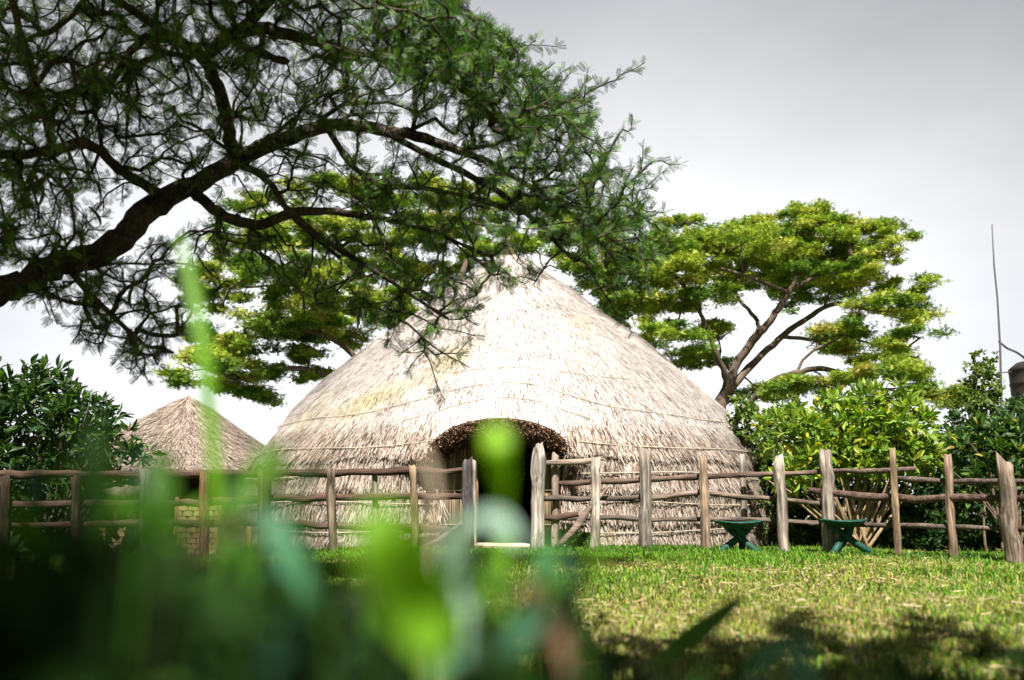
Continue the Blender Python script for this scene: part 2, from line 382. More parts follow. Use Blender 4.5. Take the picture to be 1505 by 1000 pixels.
for u0, z0, su, sz, k_ in ((-2.6, 2.5, .9, .22, .8), (-1.3, 3.2, .5, .35, .7), (-3.6, 1.8, .8, .2, .6), (-4.2, 2.3, .5, .5, .4), (2.4, 4.1, .5, .3, .25)):
    ms_ = np.maximum(ms_, k_ * np.exp(-((U_ - u0) / su) ** 2 - ((Z_ - z0 - .25 * (U_ - u0)) / sz) ** 2))
c = c * (1 - ms_[:, None] * np.array([.12, .16, .52]))
mb.add(V, Q, None, c)
mb.build('roof', M_straw, hut, smooth=False)
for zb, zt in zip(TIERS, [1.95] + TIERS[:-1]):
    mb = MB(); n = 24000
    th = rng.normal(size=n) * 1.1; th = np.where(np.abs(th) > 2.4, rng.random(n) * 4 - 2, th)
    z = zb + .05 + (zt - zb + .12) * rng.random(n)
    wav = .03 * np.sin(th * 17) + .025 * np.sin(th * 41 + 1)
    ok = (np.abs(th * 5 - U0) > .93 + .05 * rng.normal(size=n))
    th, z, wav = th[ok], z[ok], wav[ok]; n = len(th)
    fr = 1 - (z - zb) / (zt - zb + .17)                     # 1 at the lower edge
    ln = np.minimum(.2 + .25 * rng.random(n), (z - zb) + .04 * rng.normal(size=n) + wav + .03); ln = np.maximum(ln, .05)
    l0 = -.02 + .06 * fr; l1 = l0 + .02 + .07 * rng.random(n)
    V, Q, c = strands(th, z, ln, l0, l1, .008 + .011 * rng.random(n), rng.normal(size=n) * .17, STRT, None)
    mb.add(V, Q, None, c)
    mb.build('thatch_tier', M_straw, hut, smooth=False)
# split-cane bindings round the thatch
def binding(zf, t0, t1, rad=.011, off=.055):
    t = np.linspace(t0, t1, 90); z = zf(t)
    mb = MB(); mb.tube(hut_pt(t, z, off + .012 * np.sin(t * 31)), rad, 5, c=np.array((.50, .43, .33))); mb.build('binding', M_rope, hut)
e_ = .20
def over(base, rise, w): return lambda t: base + rise * np.exp(-((t * 5 - U0) / w) ** 2) + .012 * np.sin(t * 14)
binding(over(2.12, .42, 1.5), -1.5, 1.5, .008)
binding(over(1.86, .40, 1.25), -.34, .26, .007)
binding(over(2.75, .1, 1.5), -.25, .62, .007, .05)
for zc in (1.56, 1.12, .68, .26):
    for t0, t1 in ((-1.6, -e_), (e_, 1.6)):
        binding(lambda t: zc + .03 * np.sin(t * 7 + zc * 9), t0, t1, .009, .085)
# the cut edge of the thatch over the doorway: a deep brown fringe
mb = MB()
uu = np.linspace(U0 - .98, U0 + .98, 90); tt = uu / 5.0; za = arch(uu)
prof_pts = [(.02, .04), (.08, -.04), (.05, -.15), (-.08, -.22), (-.34, -.22), (-.5, -.1), (-.5, .06)]
rings = np.stack([hut_pt(tt, za, o) * [1, 1, 0] + np.stack([0 * za, 0 * za, za + dz], 1) for o, dz in prof_pts], 1)
K = len(prof_pts); i = np.arange(89)[:, None] * K + np.arange(K - 1)[None]
mb.add(rings.reshape(-1, 3), np.stack([i, i + K, i + K + 1, i + 1], -1).reshape(-1, 4), None, (.055, .03, .018))
n = 9000
u = U0 + (rng.random(n) * 2 - 1) * .98; t = u / 5; q = rng.random(n)
o = .09 - .47 * np.clip(q * 1.5 - .5, 0, 1); dz = .0 - .22 * np.clip(q * 2, 0, 1) + .02 * rng.normal(size=n)
a = hut_pt(t, arch(u), o); a[:, 2] = arch(u) + dz
d = rand_dir(n, -.5, .7); d[:, 1] -= .8; d = unit(d)
ln = .03 + .06 * rng.random(n); s = unit(np.cross(d, rand_dir(n))) * (.006 + .006 * rng.random(n))[:, None]
b = a + d * ln[:, None]
V = np.stack([a - s, a + s, b + s * .5, b - s * .5], 1).reshape(-1, 3); k = np.arange(n)[:, None] * 4
mb.add(V, k + [[0, 1, 2, 3]], None, np.repeat(pick([(.17, .095, .055), (.10, .055, .03), (.28, .18, .11), (.045, .026, .016)], n), 4, 0))
mb.build('entrance_eave', M_eave, hut, smooth=False)
# reed screens either side of the door, and its two poles
FY = HY - prof(.8) + .18
xl, xr = P(700, 760, FY)[0], P(783, 760, FY)[0]
for x0, x1 in ((HX + U0 - 1.05, xl), (xr, HX + U0 + 1.05)):
    mb = MB()
    for xx in np.arange(x0, x1, .022):
        hgt = 1.62 + .02 * rng.normal()
        mb.tube([(xx, FY + .012 * rng.normal(), 0), (xx + .006 * rng.normal(), FY + .01 * rng.normal(), hgt * .5), (xx + .006 * rng.normal(), FY, hgt)], .0125, 5, c=pick([(.42, .33, .2), (.5, .4, .26), (.33, .23, .13)], 1)[0])
    for zz_ in (.35, .85, 1.3):
        mb.tube([(x0, FY - .022, zz_), (x1, FY - .022, zz_ + .01)], .010, 5, c=(.3, .22, .14))
    mb.build('reed_screen', M_weave, hut)
for xx in (xl - .01, xr + .01):
    mb = MB(); mb.tube([(xx, FY - .04, -.02), (xx + .01, FY - .04, .8), (xx, FY - .04, 1.62)], [.038, .034, .032], 8, c=(.42, .24, .12), rough=.06); mb.build('door_pole', M_post, hut)
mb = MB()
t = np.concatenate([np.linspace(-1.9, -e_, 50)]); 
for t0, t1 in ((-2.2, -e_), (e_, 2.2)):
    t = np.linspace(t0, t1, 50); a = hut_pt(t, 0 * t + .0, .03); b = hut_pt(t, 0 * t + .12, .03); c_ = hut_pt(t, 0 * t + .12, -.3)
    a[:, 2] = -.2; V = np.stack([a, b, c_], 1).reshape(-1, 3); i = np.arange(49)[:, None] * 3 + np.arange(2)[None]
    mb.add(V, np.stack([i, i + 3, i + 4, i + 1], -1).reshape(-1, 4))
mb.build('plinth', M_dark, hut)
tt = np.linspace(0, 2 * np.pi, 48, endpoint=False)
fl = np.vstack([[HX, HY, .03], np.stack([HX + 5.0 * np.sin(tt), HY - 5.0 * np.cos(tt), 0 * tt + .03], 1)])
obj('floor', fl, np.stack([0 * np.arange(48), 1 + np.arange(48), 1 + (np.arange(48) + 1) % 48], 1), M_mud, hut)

# ------------------------------------------------------------------ small hut on the left
c0 = P(262, 760, 19.0); SX, SY = c0[0], 19.0
hs = thing('round_hut', (SX, SY, -.12), 'small round hut with a cone thatched roof, left of the large hut', 'hut')
apex = P(266, 580, SY)[2]; ez = P(288, 690, SY - 2.4)[2]; er = 2.75
mb = MB(); tt = np.linspace(0, 2 * np.pi, 49)
def cone(t, s, off=0):                                   # s 0 apex .. 1 eave
    r = er * (s ** .94) + off * .5
    return np.stack([SX + .02 * (1 - s) + r * np.sin(t), SY - r * np.cos(t), apex + (ez - apex) * (s + .05 * np.sin(s * 3.14)) + off], -1)
ss = np.linspace(0, 1, 16); T_, S_ = np.meshgrid(tt, ss); V = cone(T_, S_, -.05).reshape(-1, 3)
i = np.arange(15)[:, None] * 49 + np.arange(48)[None]
roof = obj('roof', V, np.stack([i, i + 49, i + 50, i + 1], -1).reshape(-1, 4), M_under, hs)
n = 80000; t = rng.random(n) * 6.283; s = np.sqrt(rng.random(n)) * .97; ln = .07 + .12 * rng.random(n)
n_top = 0
a = cone(t, s, -.02); b = cone(t + rng.normal(size=n) * .12 * ln / np.maximum(s, .15), np.minimum(s + ln, 1.035 + .03 * rng.random(n)), .01 + .07 * rng.random(n) ** 2)
d = unit(b - a); sd = unit(np.cross(d, np.stack([np.sin(t), -np.cos(t), 0 * t + .7], 1))) * (.005 + .005 * rng.random(n))[:, None]
V = np.stack([a - sd, a + sd, b + sd * .4, b - sd * .4], 1).reshape(-1, 3); k = np.arange(n)[:, None] * 4
obj('thatch', V, k + [[0, 1, 2, 3]], M_straw, roof, np.repeat(pick([(.47, .38, .315), (.56, .475, .395), (.33, .25, .20), (.14, .09, .065)], n, .12, [.35, .3, .22, .13]), 4, 0), smooth=False)
mb = MB(); wr = 1.95; t = np.linspace(0, 2 * np.pi, 40)
V = np.vstack([np.stack([SX + wr * np.sin(t), SY - wr * np.cos(t), 0 * t - .15], 1), np.stack([SX + wr * np.sin(t), SY - wr * np.cos(t), 0 * t + ez + .3], 1)])
i = np.arange(39)
obj('wall', V, np.stack([i, i + 1, i + 41, i + 40], 1), M_mud, hs)
for a_ in (-70, -35, -8, 20, 48, 76):
    x, y = SX + 2.35 * math.sin(R(a_)), SY - 2.35 * math.cos(R(a_))
    mb = MB(); mb.tube([(x, y, -.2), (x + .02, y, .7), (x, y, ez + .12)], [.05, .045, .042], 8, c=(.2, .14, .09), rough=.08); mb.build('roof_post', M_post, hs)

# woven cane screens standing in front of the small hut
def woven(px0, px1, pt, pb, Y, label, plank=None):
    a, b = P(px0, pt, Y), P(px1, pb, Y); w = b[0] - a[0]; h = a[2] - b[2]
    t = thing('woven_screen', ((a[0] + b[0]) / 2, Y, b[2]), label, 'screen', 'woven cane screens behind the fence')
    mb = MB(); nr = max(4, int(h / .085)); nc = max(2, int(w / .17))
    mb.box(((a[0] + b[0]) / 2, Y + .02, (a[2] + b[2]) / 2), (w / 2 - .01, 0, 0), (0, .006, 0), (0, 0, h / 2 - .01), c=(.10, .06, .03))
    for r_ in range(nr):
        for q in range(-1, nc + 1):
            x0 = max(a[0] + (q + .5 * (r_ % 2)) * w / nc, a[0]); x1 = min(a[0] + (q + 1 + .5 * (r_ % 2)) * w / nc, b[0])
            if x1 - x0 < .03: continue
            zc = b[2] + (r_ + .5) * h / nr
            xs = np.linspace(x0 + .006, x1 - .006, 6); bow = np.sin(np.linspace(0, 3.14, 6)) * .022
            V = np.vstack([np.stack([xs, Y - bow, 0 * xs + zc - h / nr * .44], 1), np.stack([xs, Y - bow, 0 * xs + zc + h / nr * .44], 1)])
            i = np.arange(5); mb.add(V, np.stack([i, i + 1, i + 7, i + 6], 1), None, pick([(.36, .25, .12), (.30, .20, .09), (.42, .30, .16)], 1)[0])
    mb.build('weave', M_weave, t, smooth=False)
    for xx in (a[0] - .02, b[0] + .02):
        mb = MB(); mb.tube([(xx, Y, b[2] - .1), (xx, Y, a[2] + .05)], .03, 8, c=(.34, .2, .09), rough=.05); mb.build('frame_post', M_post, t)
woven(150, 191, 772, 832, 13.6, 'low woven cane screen under the sacking planter')
woven(262, 317, 735, 832, 14.2, 'taller woven cane screen below the eave of the small hut')

# sacking planter hanging over the fence with dry stems
c = P(196, 722, 13.0)
sk = thing('sacking_planter', tuple(c - [0, 0, .16]), 'crumpled grey brown sacking planter with dry stems by the fence', 'planter')
mb = MB(); nu, nv = 40, 12; u = np.linspace(0, 2 * np.pi, nu, endpoint=False); v = np.linspace(-1.3, 1.1, nv)
UU, VV = np.meshgrid(u, v)
rr = .36 * np.cos(VV * .85) * (1 + .10 * np.sin(UU * 5 + VV * 2) + .07 * np.sin(UU * 9 - VV * 3)) + .06
V = np.stack([c[0] + rr * np.cos(UU), c[1] + .55 * rr * np.sin(UU), c[2] - .02 + .13 * VV + .03 * np.sin(UU * 4 + 1) + .02 * np.sin(UU * 11)], -1).reshape(-1, 3)
i = np.arange(nv - 1)[:, None] * nu + np.arange(nu)[None]; j = np.arange(nv - 1)[:, None] * nu + (np.arange(nu)[None] + 1) % nu
obj('sack', V, np.stack([i, j, j + nu, i + nu], -1).reshape(-1, 4), M_sack, sk)
mb = MB(); mb.tube([(c[0], c[1], -.2), (c[0] + .02, c[1], c[2] - .1)], [.07, .06], 8, c=(.06, .045, .035), rough=.1); mb.build('stand', M_post, sk)
mb = MB()
for q in range(26):
    a_ = rng.random() * 6.28; b0 = c + [.2 * math.cos(a_), .1 * math.sin(a_), .08]; d = rand_dir(1, 1.4)[0]
    mb.tube([b0, b0 + d * .12, b0 + d * .22 + [0, 0, -.02]], [.006, .004, .002], 4, c=pick([(.2, .14, .08), (.1, .14, .04), (.3, .2, .1)], 1)[0])
mb.build('stems', M_rope, sk)

# ------------------------------------------------------------------ fences
def ztop(px, py, Y): return P(px, py, Y)
def post(parent, xt, yt, xb, yb, wpx, Y, c, knob=0, name='post'):
    a, b = P(xt, yt, Y), P(xb, yb, Y); b[2] -= .12
    r = wpx / 2 / FPX * Y
    k = 9; s = np.linspace(0, 1, k)[:, None]; pts = b + (a - b) * s + np.concatenate([rng.normal(size=(k, 2)) * r * .10, np.zeros((k, 1))], 1)
    rad = r * (1.06 - .14 * s[:, 0]) * (1 + .05 * rng.normal(size=k))
    if knob: rad[-2] *= 1.28; rad[-3] *= 1.1; rad[-1] *= .8
    mb = MB(); mb.tube(pts, rad, 11, c=np.array(c), rough=.06)
    V = mb.V[0]; top = V[(k - 1) * 11:k * 11]; top[:, 2] += rng.normal(size=11) * r * .22 + (top[:, 0] - a[0]) * rng.normal() * .3
    V[-1, 2] = top[:, 2].mean() - r * .1
    return mb.build(name, M_post, parent)
def rail(parent, pts, wpx, c, dY=0, name='rail'):
    pw = np.array([P(x, y, Y + dY) for x, y, Y in pts]); r = wpx / 2 / FPX * pw[:, 1].mean()
    seg = [pw[0]]
    for p, q in zip(pw[:-1], pw[1:]):
        m = max(3, int(np.linalg.norm(q - p) / .22))
        for s in range(1, m + 1): seg.append(p + (q - p) * s / m)
    seg = np.array(seg); k = len(seg); seg[1:-1] += rng.normal(size=(k - 2, 3)) * r * .20
    seg[:, 2] += r * .5 * np.sin(np.linspace(0, 5, k) + rng.random() * 6)
    rad = r * (1 + .10 * rng.normal(size=k)) * np.linspace(1.08, .92, k); rad[0] *= .8; rad[-1] *= .75
    mb = MB(); mb.tube(seg, rad, 9, c=np.array(c), rough=.08)
    return mb.build(name, M_rail, parent)
PALE = (.58, .49, .40); GREY = (.40, .34, .28); TAN = (.50, .35, .22); BRN = (.10, .062, .045); GBR = (.19, .14, .11); DK = (.13, .10, .08)
fl_ = thing('wooden_fence', tuple(P(400, 812, 12.2) * [1, 1, 0] + [0, 0, -.1]), 'rough wooden pole fence left of the doorway', 'fence')
for a in ((213, 690, 215, 826, 15, 12.6, GREY), (300, 693, 301, 826, 14, 12.2, (.20, .11, .06)), (388, 691, 388, 820, 18, 12.1, (.17, .13, .08)), (486, 688, 491, 810, 13, 12.1, (.26, .20, .14)),
          (551, 685, 551, 800, 8, 12.3, GREY), (607, 685, 611, 808, 11, 12.0, TAN), (687, 678, 688, 806, 16, 11.95, (.13, .115, .115)), (697, 676, 698, 806, 7, 12.05, GREY), (8, 700, 4, 834, 15, 12.7, BRN), (112, 700, 110, 832, 13, 12.6, BRN)):
    post(fl_, *a)
for pts, w, c in (([(-60, 702, 12.8), (215, 698, 12.7), (400, 693, 12.24), (680, 690, 12.1)], 11.5, BRN), ([(-60, 741, 12.8), (215, 738, 12.7), (400, 734, 12.24), (680, 733, 12.1)], 11, BRN), ([(-60, 772, 12.8), (215, 771, 12.7), (400, 772, 12.24), (662, 778, 12.1)], 10, BRN)):
    rail(fl_, pts, w, c, .06)
rail(fl_, [(620, 808, 11.9), (690, 762, 11.95)], 8, GBR, 0, 'brace')
fr_ = thing('wooden_fence', tuple(P(1050, 810, 11.8) * [1, 1, 0] + [0, 0, 0]), 'long weathered wooden pole fence running right from the doorway past the stools', 'fence')
for a in ((792, 655, 790, 808, 20, 11.9, (.56, .49, .42), 1), (816, 668, 815, 803, 12, 12.2, (.50, .40, .31)), (876, 673, 875, 807, 14, 12.0, (.66, .57, .46)), (948, 660, 949, 806, 18, 12.0, GREY), (1033, 672, 1038, 811, 13, 11.9, (.50, .36, .25)),
          (1091, 668, 1096, 812, 9, 12.2, GREY), (1144, 670, 1153, 813, 15, 11.7, PALE, 1), (1214, 662, 1219, 812, 19, 11.7, (.46, .38, .31)), (1311, 660, 1320, 818, 9.5, 11.0, TAN), (1392, 668, 1401, 820, 12, 10.6, (.40, .28, .19)), (1477, 677, 1492, 828, 24, 9.9, (.33, .25, .19))):
    post(fr_, *a)
for pts, w, c in (([(800, 682, 12.0), (886, 676, 12.0)], 8, (.36, .28, .22)), ([(818, 708, 12.1), (1040, 703, 12.0), (1215, 695, 11.8), (1345, 688, 11.0)], 8, (.16, .11, .085)), ([(798, 735, 12.0), (900, 733, 12.05), (985, 727, 12.1)], 9, DK),
                  ([(925, 736, 12.1), (1035, 727, 12.0), (1120, 733, 11.9), (1222, 738, 11.7)], 8, GBR), ([(798, 760, 12.05), (850, 758, 12.1)], 10, BRN), ([(812, 763, 12.1), (1000, 766, 12.1), (1090, 763, 12.0), (1218, 769, 11.8), (1330, 770, 11.0), (1480, 777, 10.0)], 7.5, DK),
                  ([(1190, 723, 11.8), (1320, 729, 11.0), (1478, 736, 10.0)], 11, (.13, .085, .065)), ([(1316, 701, 11.0), (1400, 708, 10.6), (1540, 710, 9.6)], 7, (.12, .09, .075)), ([(1484, 735, 9.9), (1560, 738, 9.2)], 9, BRN), ([(1484, 776, 9.9), (1560, 780, 9.2)], 8, BRN)):
    rail(fr_, pts, w, c, .09)
rail(fr_, [(818, 803, 11.9), (850, 770, 11.95), (894, 716, 12.1)], 9.5, GBR, -.04, 'brace')
# doorstep log, a stake by the screens
a, b = P(697, 803, 11.75), P(779, 805, 11.75)
mb = MB(); mb.tube(np.linspace(a, b, 7) + rng.normal(size=(7, 3)) * .005, [.05, .055, .055, .058, .055, .055, .05], 10, c=(.50, .41, .30), rough=.05)
tag(mb.build('log', M_rail, loc=tuple(a)), 'pale log lying on the grass across the doorway', 'log')
mb = MB(); a = P(366, 770, 13.2); mb.tube([a - [0, 0, .75], a - [0, 0, .3], a], [.05, .048, .042], 9, c=(.42, .30, .12), rough=.07)
tag(mb.build('stake', M_post, loc=tuple(a - [0, 0, .75])), 'short yellowish wooden stake between the small hut and the large hut', 'stake')

# ------------------------------------------------------------------ green stools
def stool(px, Y, wpx, ytop, ybot, rot, label):
    b = P(px, ybot, Y); t = P(px, ytop, Y); h = t[2] - b[2]; r = wpx / 2 / FPX * Y
    st = thing('stool', tuple(b), label, 'stool', 'green crossed leg stools by the fence')
    k = 40; th = np.linspace(0, 2 * np.pi, k, endpoint=False)
    pf = [(0, -.030), (.55, -.024), (.85, -.010), (.95, 0), (1.0, -.004), (1.0, -.020), (.93, -.032), (.66, -.075), (.35, -.105), (.0, -.11)]
    ring = np.array([[[b[0] + r * q * math.cos(a), b[1] + r * q * math.sin(a) * .9, t[2] + z + .012 * math.cos(2 * a) * q] for a in th] for q, z in pf])
    i = np.arange(len(pf) - 1)[:, None] * k + np.arange(k)[None]; j = np.arange(len(pf) - 1)[:, None] * k + (np.arange(k)[None] + 1) % k
    obj('seat', ring.reshape(-1, 3), np.stack([i, i + k, j + k, j], -1).reshape(-1, 4), M_green, st)
    hub = np.array([b[0] + .02, b[1], t[2] - .21])
    for q in range(3):
        a = rot + q * 2.0944
        top = np.array([b[0] + r * .62 * math.cos(a), b[1] + r * .55 * math.sin(a), t[2] - .06])
        foot = np.array([b[0] - r * 1.12 * math.cos(a), b[1] - r * .9 * math.sin(a), b[2] - .03])
        mid = hub + .03 * np.array([math.cos(a + 1.57), math.sin(a + 1.57), 0])
        mb = MB(); mb.tube([top, (top + mid) / 2, mid, (mid * .5 + foot * .5), foot], [.044, .046, .047, .045, .048], 9, rough=.04); mb.build('leg', M_green, st)
stool(1087, 11.4, 68, 766, 813, .25, 'green three legged stool standing in front of the large hut')
stool(1243, 11.4, 67, 764, 813, 2.85, 'green three legged stool standing by the bushes, at the foot of a thick post')

# ------------------------------------------------------------------ trees
def grow(limbs, targets, step=.15, sag=.0, wig=.05):
    """limbs: list of (points, radii). Joins every target to the nearest wood. Returns a list of (points, radii)."""
    pos, rad, par, fixed = [], [], [], []
    for pts, rr in limbs:
        pts = np.array(pts); seg = [pts[0]]; rs_ = [rr[0]]
        for a, b, ra, rb in zip(pts[:-1], pts[1:], rr[:-1], rr[1:]):
            m = max(1, int(np.linalg.norm(b - a) / step))
            for s in range(1, m + 1): seg.append(a + (b - a) * s / m); rs_.append(ra + (rb - ra) * s / m)
        seg = np.array(seg)
        if len(seg) > 4:                                    # round off the corners
            for _ in range(3): seg[1:-1] = .5 * seg[1:-1] + .25 * (seg[:-2] + seg[2:])
        for q, (p, r) in enumerate(zip(seg, rs_)):
            par.append(len(pos) - 1 if q else -1); pos.append(p); rad.append(r); fixed.append(True)
    P0 = np.array(pos); tgt = np.array(targets)
    d = np.array([np.min(np.linalg.norm(P0 - t, axis=1)) for t in tgt]); order = np.argsort(d)
    cap = len(pos) + int(np.sum(d / step) + 4 * len(tgt)) + 10
    A = np.zeros((cap, 3)); A[:len(pos)] = P0; n = len(pos)
    FW = np.zeros((cap, 3))
    for q in range(n): FW[q] = P0[q] - P0[par[q]] if par[q] >= 0 else (P0[q + 1] - P0[q] if q + 1 < n else 0)
    FW[:n] /= np.linalg.norm(FW[:n], axis=1)[:, None] + 1e-9
    par = par + [0] * (cap - n); tips = []; chains = []
    n0 = n
    for t in tgt[order]:
        v_ = t - A[:n]; dist = np.linalg.norm(v_, axis=1)
        q = int(np.argmin(dist * (1.9 - .9 * np.sum(v_ * FW[:n], 1) / (dist + 1e-9)))); D = dist[q]
        back = A[par[q]] if par[q] >= 0 else A[q] - [0, 0, .1]
        fwd = A[q] - back; fwd = fwd / (np.linalg.norm(fwd) + 1e-9)
        m = max(2, int(D / step)); ctrl = A[q] + fwd * D * .09 + (t - A[q]) * .42 + rng.normal(size=3) * D * .06 + [0, 0, sag * D]
        chain = [q]
        for s in range(1, m + 1):
            f = s / m; p = (1 - f) ** 2 * A[q] + 2 * f * (1 - f) * ctrl + f * f * t
            if s < m: p = p + rng.normal(size=3) * wig * step
            if n >= cap: break
            A[n] = p; FW[n] = (p - A[chain[-1]]) / (np.linalg.norm(p - A[chain[-1]]) + 1e-9); par[n] = chain[-1]; chain.append(n); n += 1
        chains.append(chain); tips.append(chain[-1])
    cnt = np.zeros(n)
    for q in tips: cnt[q] += 1
    for q in range(n - 1, -1, -1):
        if par[q] >= 0: cnt[par[q]] += cnt[q]
    return A[:n], cnt, chains, n0
def tree_wood(mb, limbs, A, cnt, chains, rtip, pw=.45, k=5, klimb=12, rmax=None):
    for pts, rr in limbs:
        pts = np.array(pts); m = 8; f = np.linspace(0, len(pts) - 1, (len(pts) - 1) * 4 + 1)
        s = np.stack([np.interp(f, np.arange(len(pts)), pts[:, q]) for q in range(3)], 1); r = np.interp(f, np.arange(len(pts)), rr)
        for _ in range(2): s[1:-1] = .5 * s[1:-1] + .25 * (s[:-2] + s[2:])
        r = r * (1 + .03 * rng.normal(size=len(r))); s[1:-1] += rng.normal(size=(len(s) - 2, 3)) * r[1:-1, None] * .13
        mb.tube(s, r, klimb, rough=.025)
    for ch in chains:
        r = rtip * np.maximum(cnt[ch], 1) ** pw
        if rmax: r = np.minimum(r, rmax)
        r[0] = min(r[0], r[1] * 1.25)
        mb.tube(A[ch], r, k, cap=False)

# ---- the big acacia in front: limbs traced as they run, each node with its own distance
fg = thing('acacia_tree', (-7.0, 6.0, -.1), 'spreading dark acacia with hanging pods whose boughs reach over from the left', 'tree')
def limb(nodes):
    pts = [P(x, y, Y) for x, y, Y, r in nodes]; rr = [r * (.85 if r > 15 else .95) / FPX * Y for x, y, Y, r in nodes]
    return (pts, rr)
LM = [limb(n) for n in (
    [(-30, 440, 6.1, 25), (0, 430, 6.2, 24), (60, 404, 6.3, 23), (120, 381, 6.4, 23), (172, 358, 6.5, 24), (203, 322, 6.6, 22), (245, 292, 6.7, 19), (300, 264, 6.8, 17), (345, 236, 6.9, 16), (400, 212, 7.0, 13), (445, 195, 7.0, 12), (490, 183, 7.1, 10.5), (540, 186, 7.2, 10), (600, 197, 7.3, 9.5), (650, 212, 7.4, 8), (700, 230, 7.5, 6), (760, 262, 7.6, 4.5), (820, 300, 7.7, 3.2), (868, 335, 7.8, 2.2)],
    [(345, 236, 6.9, 11), (337, 195, 6.8, 10.5), (330, 150, 6.7, 11), (312, 105, 6.5, 10), (290, 75, 6.4, 10), (262, 60, 6.3, 8), (215, 52, 6.2, 7.5), (185, 82, 6.2, 6), (168, 118, 6.2, 5), (140, 148, 6.3, 4)],
    [(300, 85, 6.45, 8), (330, 56, 6.3, 12), (370, 42, 6.2, 12), (420, 48, 6.1, 10), (480, 68, 6.1, 8), (560, 85, 6.2, 6), (640, 110, 6.4, 4), (720, 150, 6.6, 2.6)],
    [(340, 55, 6.3, 9), (385, 15, 6.1, 8), (430, -30, 5.9, 7), (520, -70, 5.7, 5), (640, -60, 5.7, 3)],
    [(285, 282, 6.75, 9), (305, 300, 6.6, 9), (340, 324, 6.6, 9), (385, 334, 6.6, 8.5), (425, 312, 6.6, 8), (480, 310, 6.6, 6.5), (540, 318, 6.6, 5.5), (610, 330, 6.7, 4), (680, 360, 6.7, 2.6)],
    [(232, 284, 6.7, 9), (205, 268, 6.5, 8.5), (175, 250, 6.3, 8), (150, 222, 6.1, 8), (120, 206, 5.9, 9), (80, 224, 5.7, 8.5), (30, 228, 5.6, 8), (-40, 228, 5.5, 8)],
    [(345, 238, 6.9, 7), (375, 252, 6.8, 5.5), (403, 276, 6.7, 5), (415, 300, 6.6, 5), (440, 330, 6.6, 4), (500, 380, 6.6, 3)],
    [(560, 190, 7.2, 6), (620, 225, 7.2, 5.5), (680, 252, 7.2, 5.5), (740, 285, 7.2, 5), (790, 330, 7.2, 3.6), (840, 380, 7.2, 2.4)],
    [(480, 188, 7.1, 5), (515, 245, 7.0, 4.5), (560, 275, 6.9, 4.5), (620, 275, 6.9, 4), (690, 290, 6.9, 3)],
    [(430, 312, 6.6, 5), (470, 350, 6.6, 4.5), (530, 385, 6.6, 4), (590, 425, 6.7, 3.2), (660, 470, 6.8, 2)],
    [(100, 388, 6.35, 7), (120, 420, 6.1, 5), (160, 460, 6.0, 4), (215, 510, 6.0, 3)],
    [(262, 60, 6.3, 7), (200, 20, 6.0, 7), (140, -20, 5.7, 6), (60, -60, 5.4, 5)],
    [(80, 224, 5.7, 6), (60, 150, 5.5, 6), (40, 80, 5.3, 6), (20, 10, 5.1, 6), (0, -60, 5.0, 5)],
)]
b0 = P(-30, 440, 6.1)
trunk = ([(-7.0, 6.0, -.3), (-6.95, 6.0, .3), (-6.7, 6.0, 1.0), (-6.1, 6.0, 1.55), (-5.2, 6.05, 1.75), (-4.4, 6.08, b0[2] - .12), tuple(b0)], [.36, .30, .25, .21, .17, .14, 25 / FPX * 6.1])
over1 = ([(-6.7, 6.0, 1.0), (-6.3, 5.2, 2.0), (-5.4, 4.0, 3.0), (-4.0, 2.6, 3.9), (-2.4, 1.2, 4.5), (-.6, .2, 4.8), (1.2, -.4, 4.9), (2.8, -.8, 4.8)], [.24, .2, .16, .14, .11, .085, .055, .03])
over2 = ([(-4.0, 2.6, 3.9), (-2.6, 3.2, 4.7), (-.9, 3.6, 5.1), (.8, 3.2, 5.2)], [.10, .08, .05, .025])
over3 = ([(-2.4, 1.2, 4.5), (-2.2, -.8, 4.9), (-1.6, -2.4, 5.0)], [.08, .055, .025])
limbs = [trunk] + LM + [over1, over2, over3]
def inpoly(x, y, poly):
    poly = np.array(poly, float); res = np.zeros(len(x), bool); j = len(poly) - 1
    for i in range(len(poly)):
        c = ((poly[i, 1] > y) != (poly[j, 1] > y)) & (x < (poly[j, 0] - poly[i, 0]) * (y - poly[i, 1]) / (poly[j, 1] - poly[i, 1] + 1e-9) + poly[i, 0]); res ^= c; j = i
    return res
def region(poly, n, Yc, Ys):
    poly = np.array(poly); lo, hi = poly.min(0), poly.max(0); pts = []
    while len(pts) < n:
        q = lo + rng.random((n * 3, 2)) * (hi - lo); q = q[inpoly(q[:, 0], q[:, 1], poly)]
        pts.extend(q.tolist())
    return [P(x, y, (Yc(x, y) if callable(Yc) else Yc) + rng.normal() * Ys) for x, y in pts[:n]]
Yd = lambda x, y: 6.2 + 1.5 * min(max(x, 0), 900) / 900
T1 = []
T1 += region([(-40, -60), (300, -60), (300, 60), (180, 120), (100, 200), (60, 330), (-40, 420)], 546, 5.7, .5)       # far left, darkest
T1 += region([(250, -60), (640, -60), (690, 20), (760, 60), (700, 130), (560, 120), (420, 90), (300, 110)], 572, 6.0, .5)   # top
T1 += region([(560, 40), (720, 40), (800, 110), (860, 140), (900, 230), (950, 290), (940, 340), (860, 390), (760, 300), (640, 180)], 611, 7.1, .5)  # right mass
T1 += region([(620, 0), (690, 15), (740, 50), (800, 120), (860, 190), (760, 200), (650, 120)], 182, 6.7, .4)
T1 += region([(100, 100), (320, 60), (330, 220), (240, 280), (130, 200)], 156, 6.4, .5)
T1 += region([(340, 100), (560, 120), (640, 180), (480, 175), (360, 210)], 104, 6.8, .5)
T1 += region([(-40, 240), (140, 240), (170, 340), (60, 390), (-40, 400)], 156, 5.8, .4)
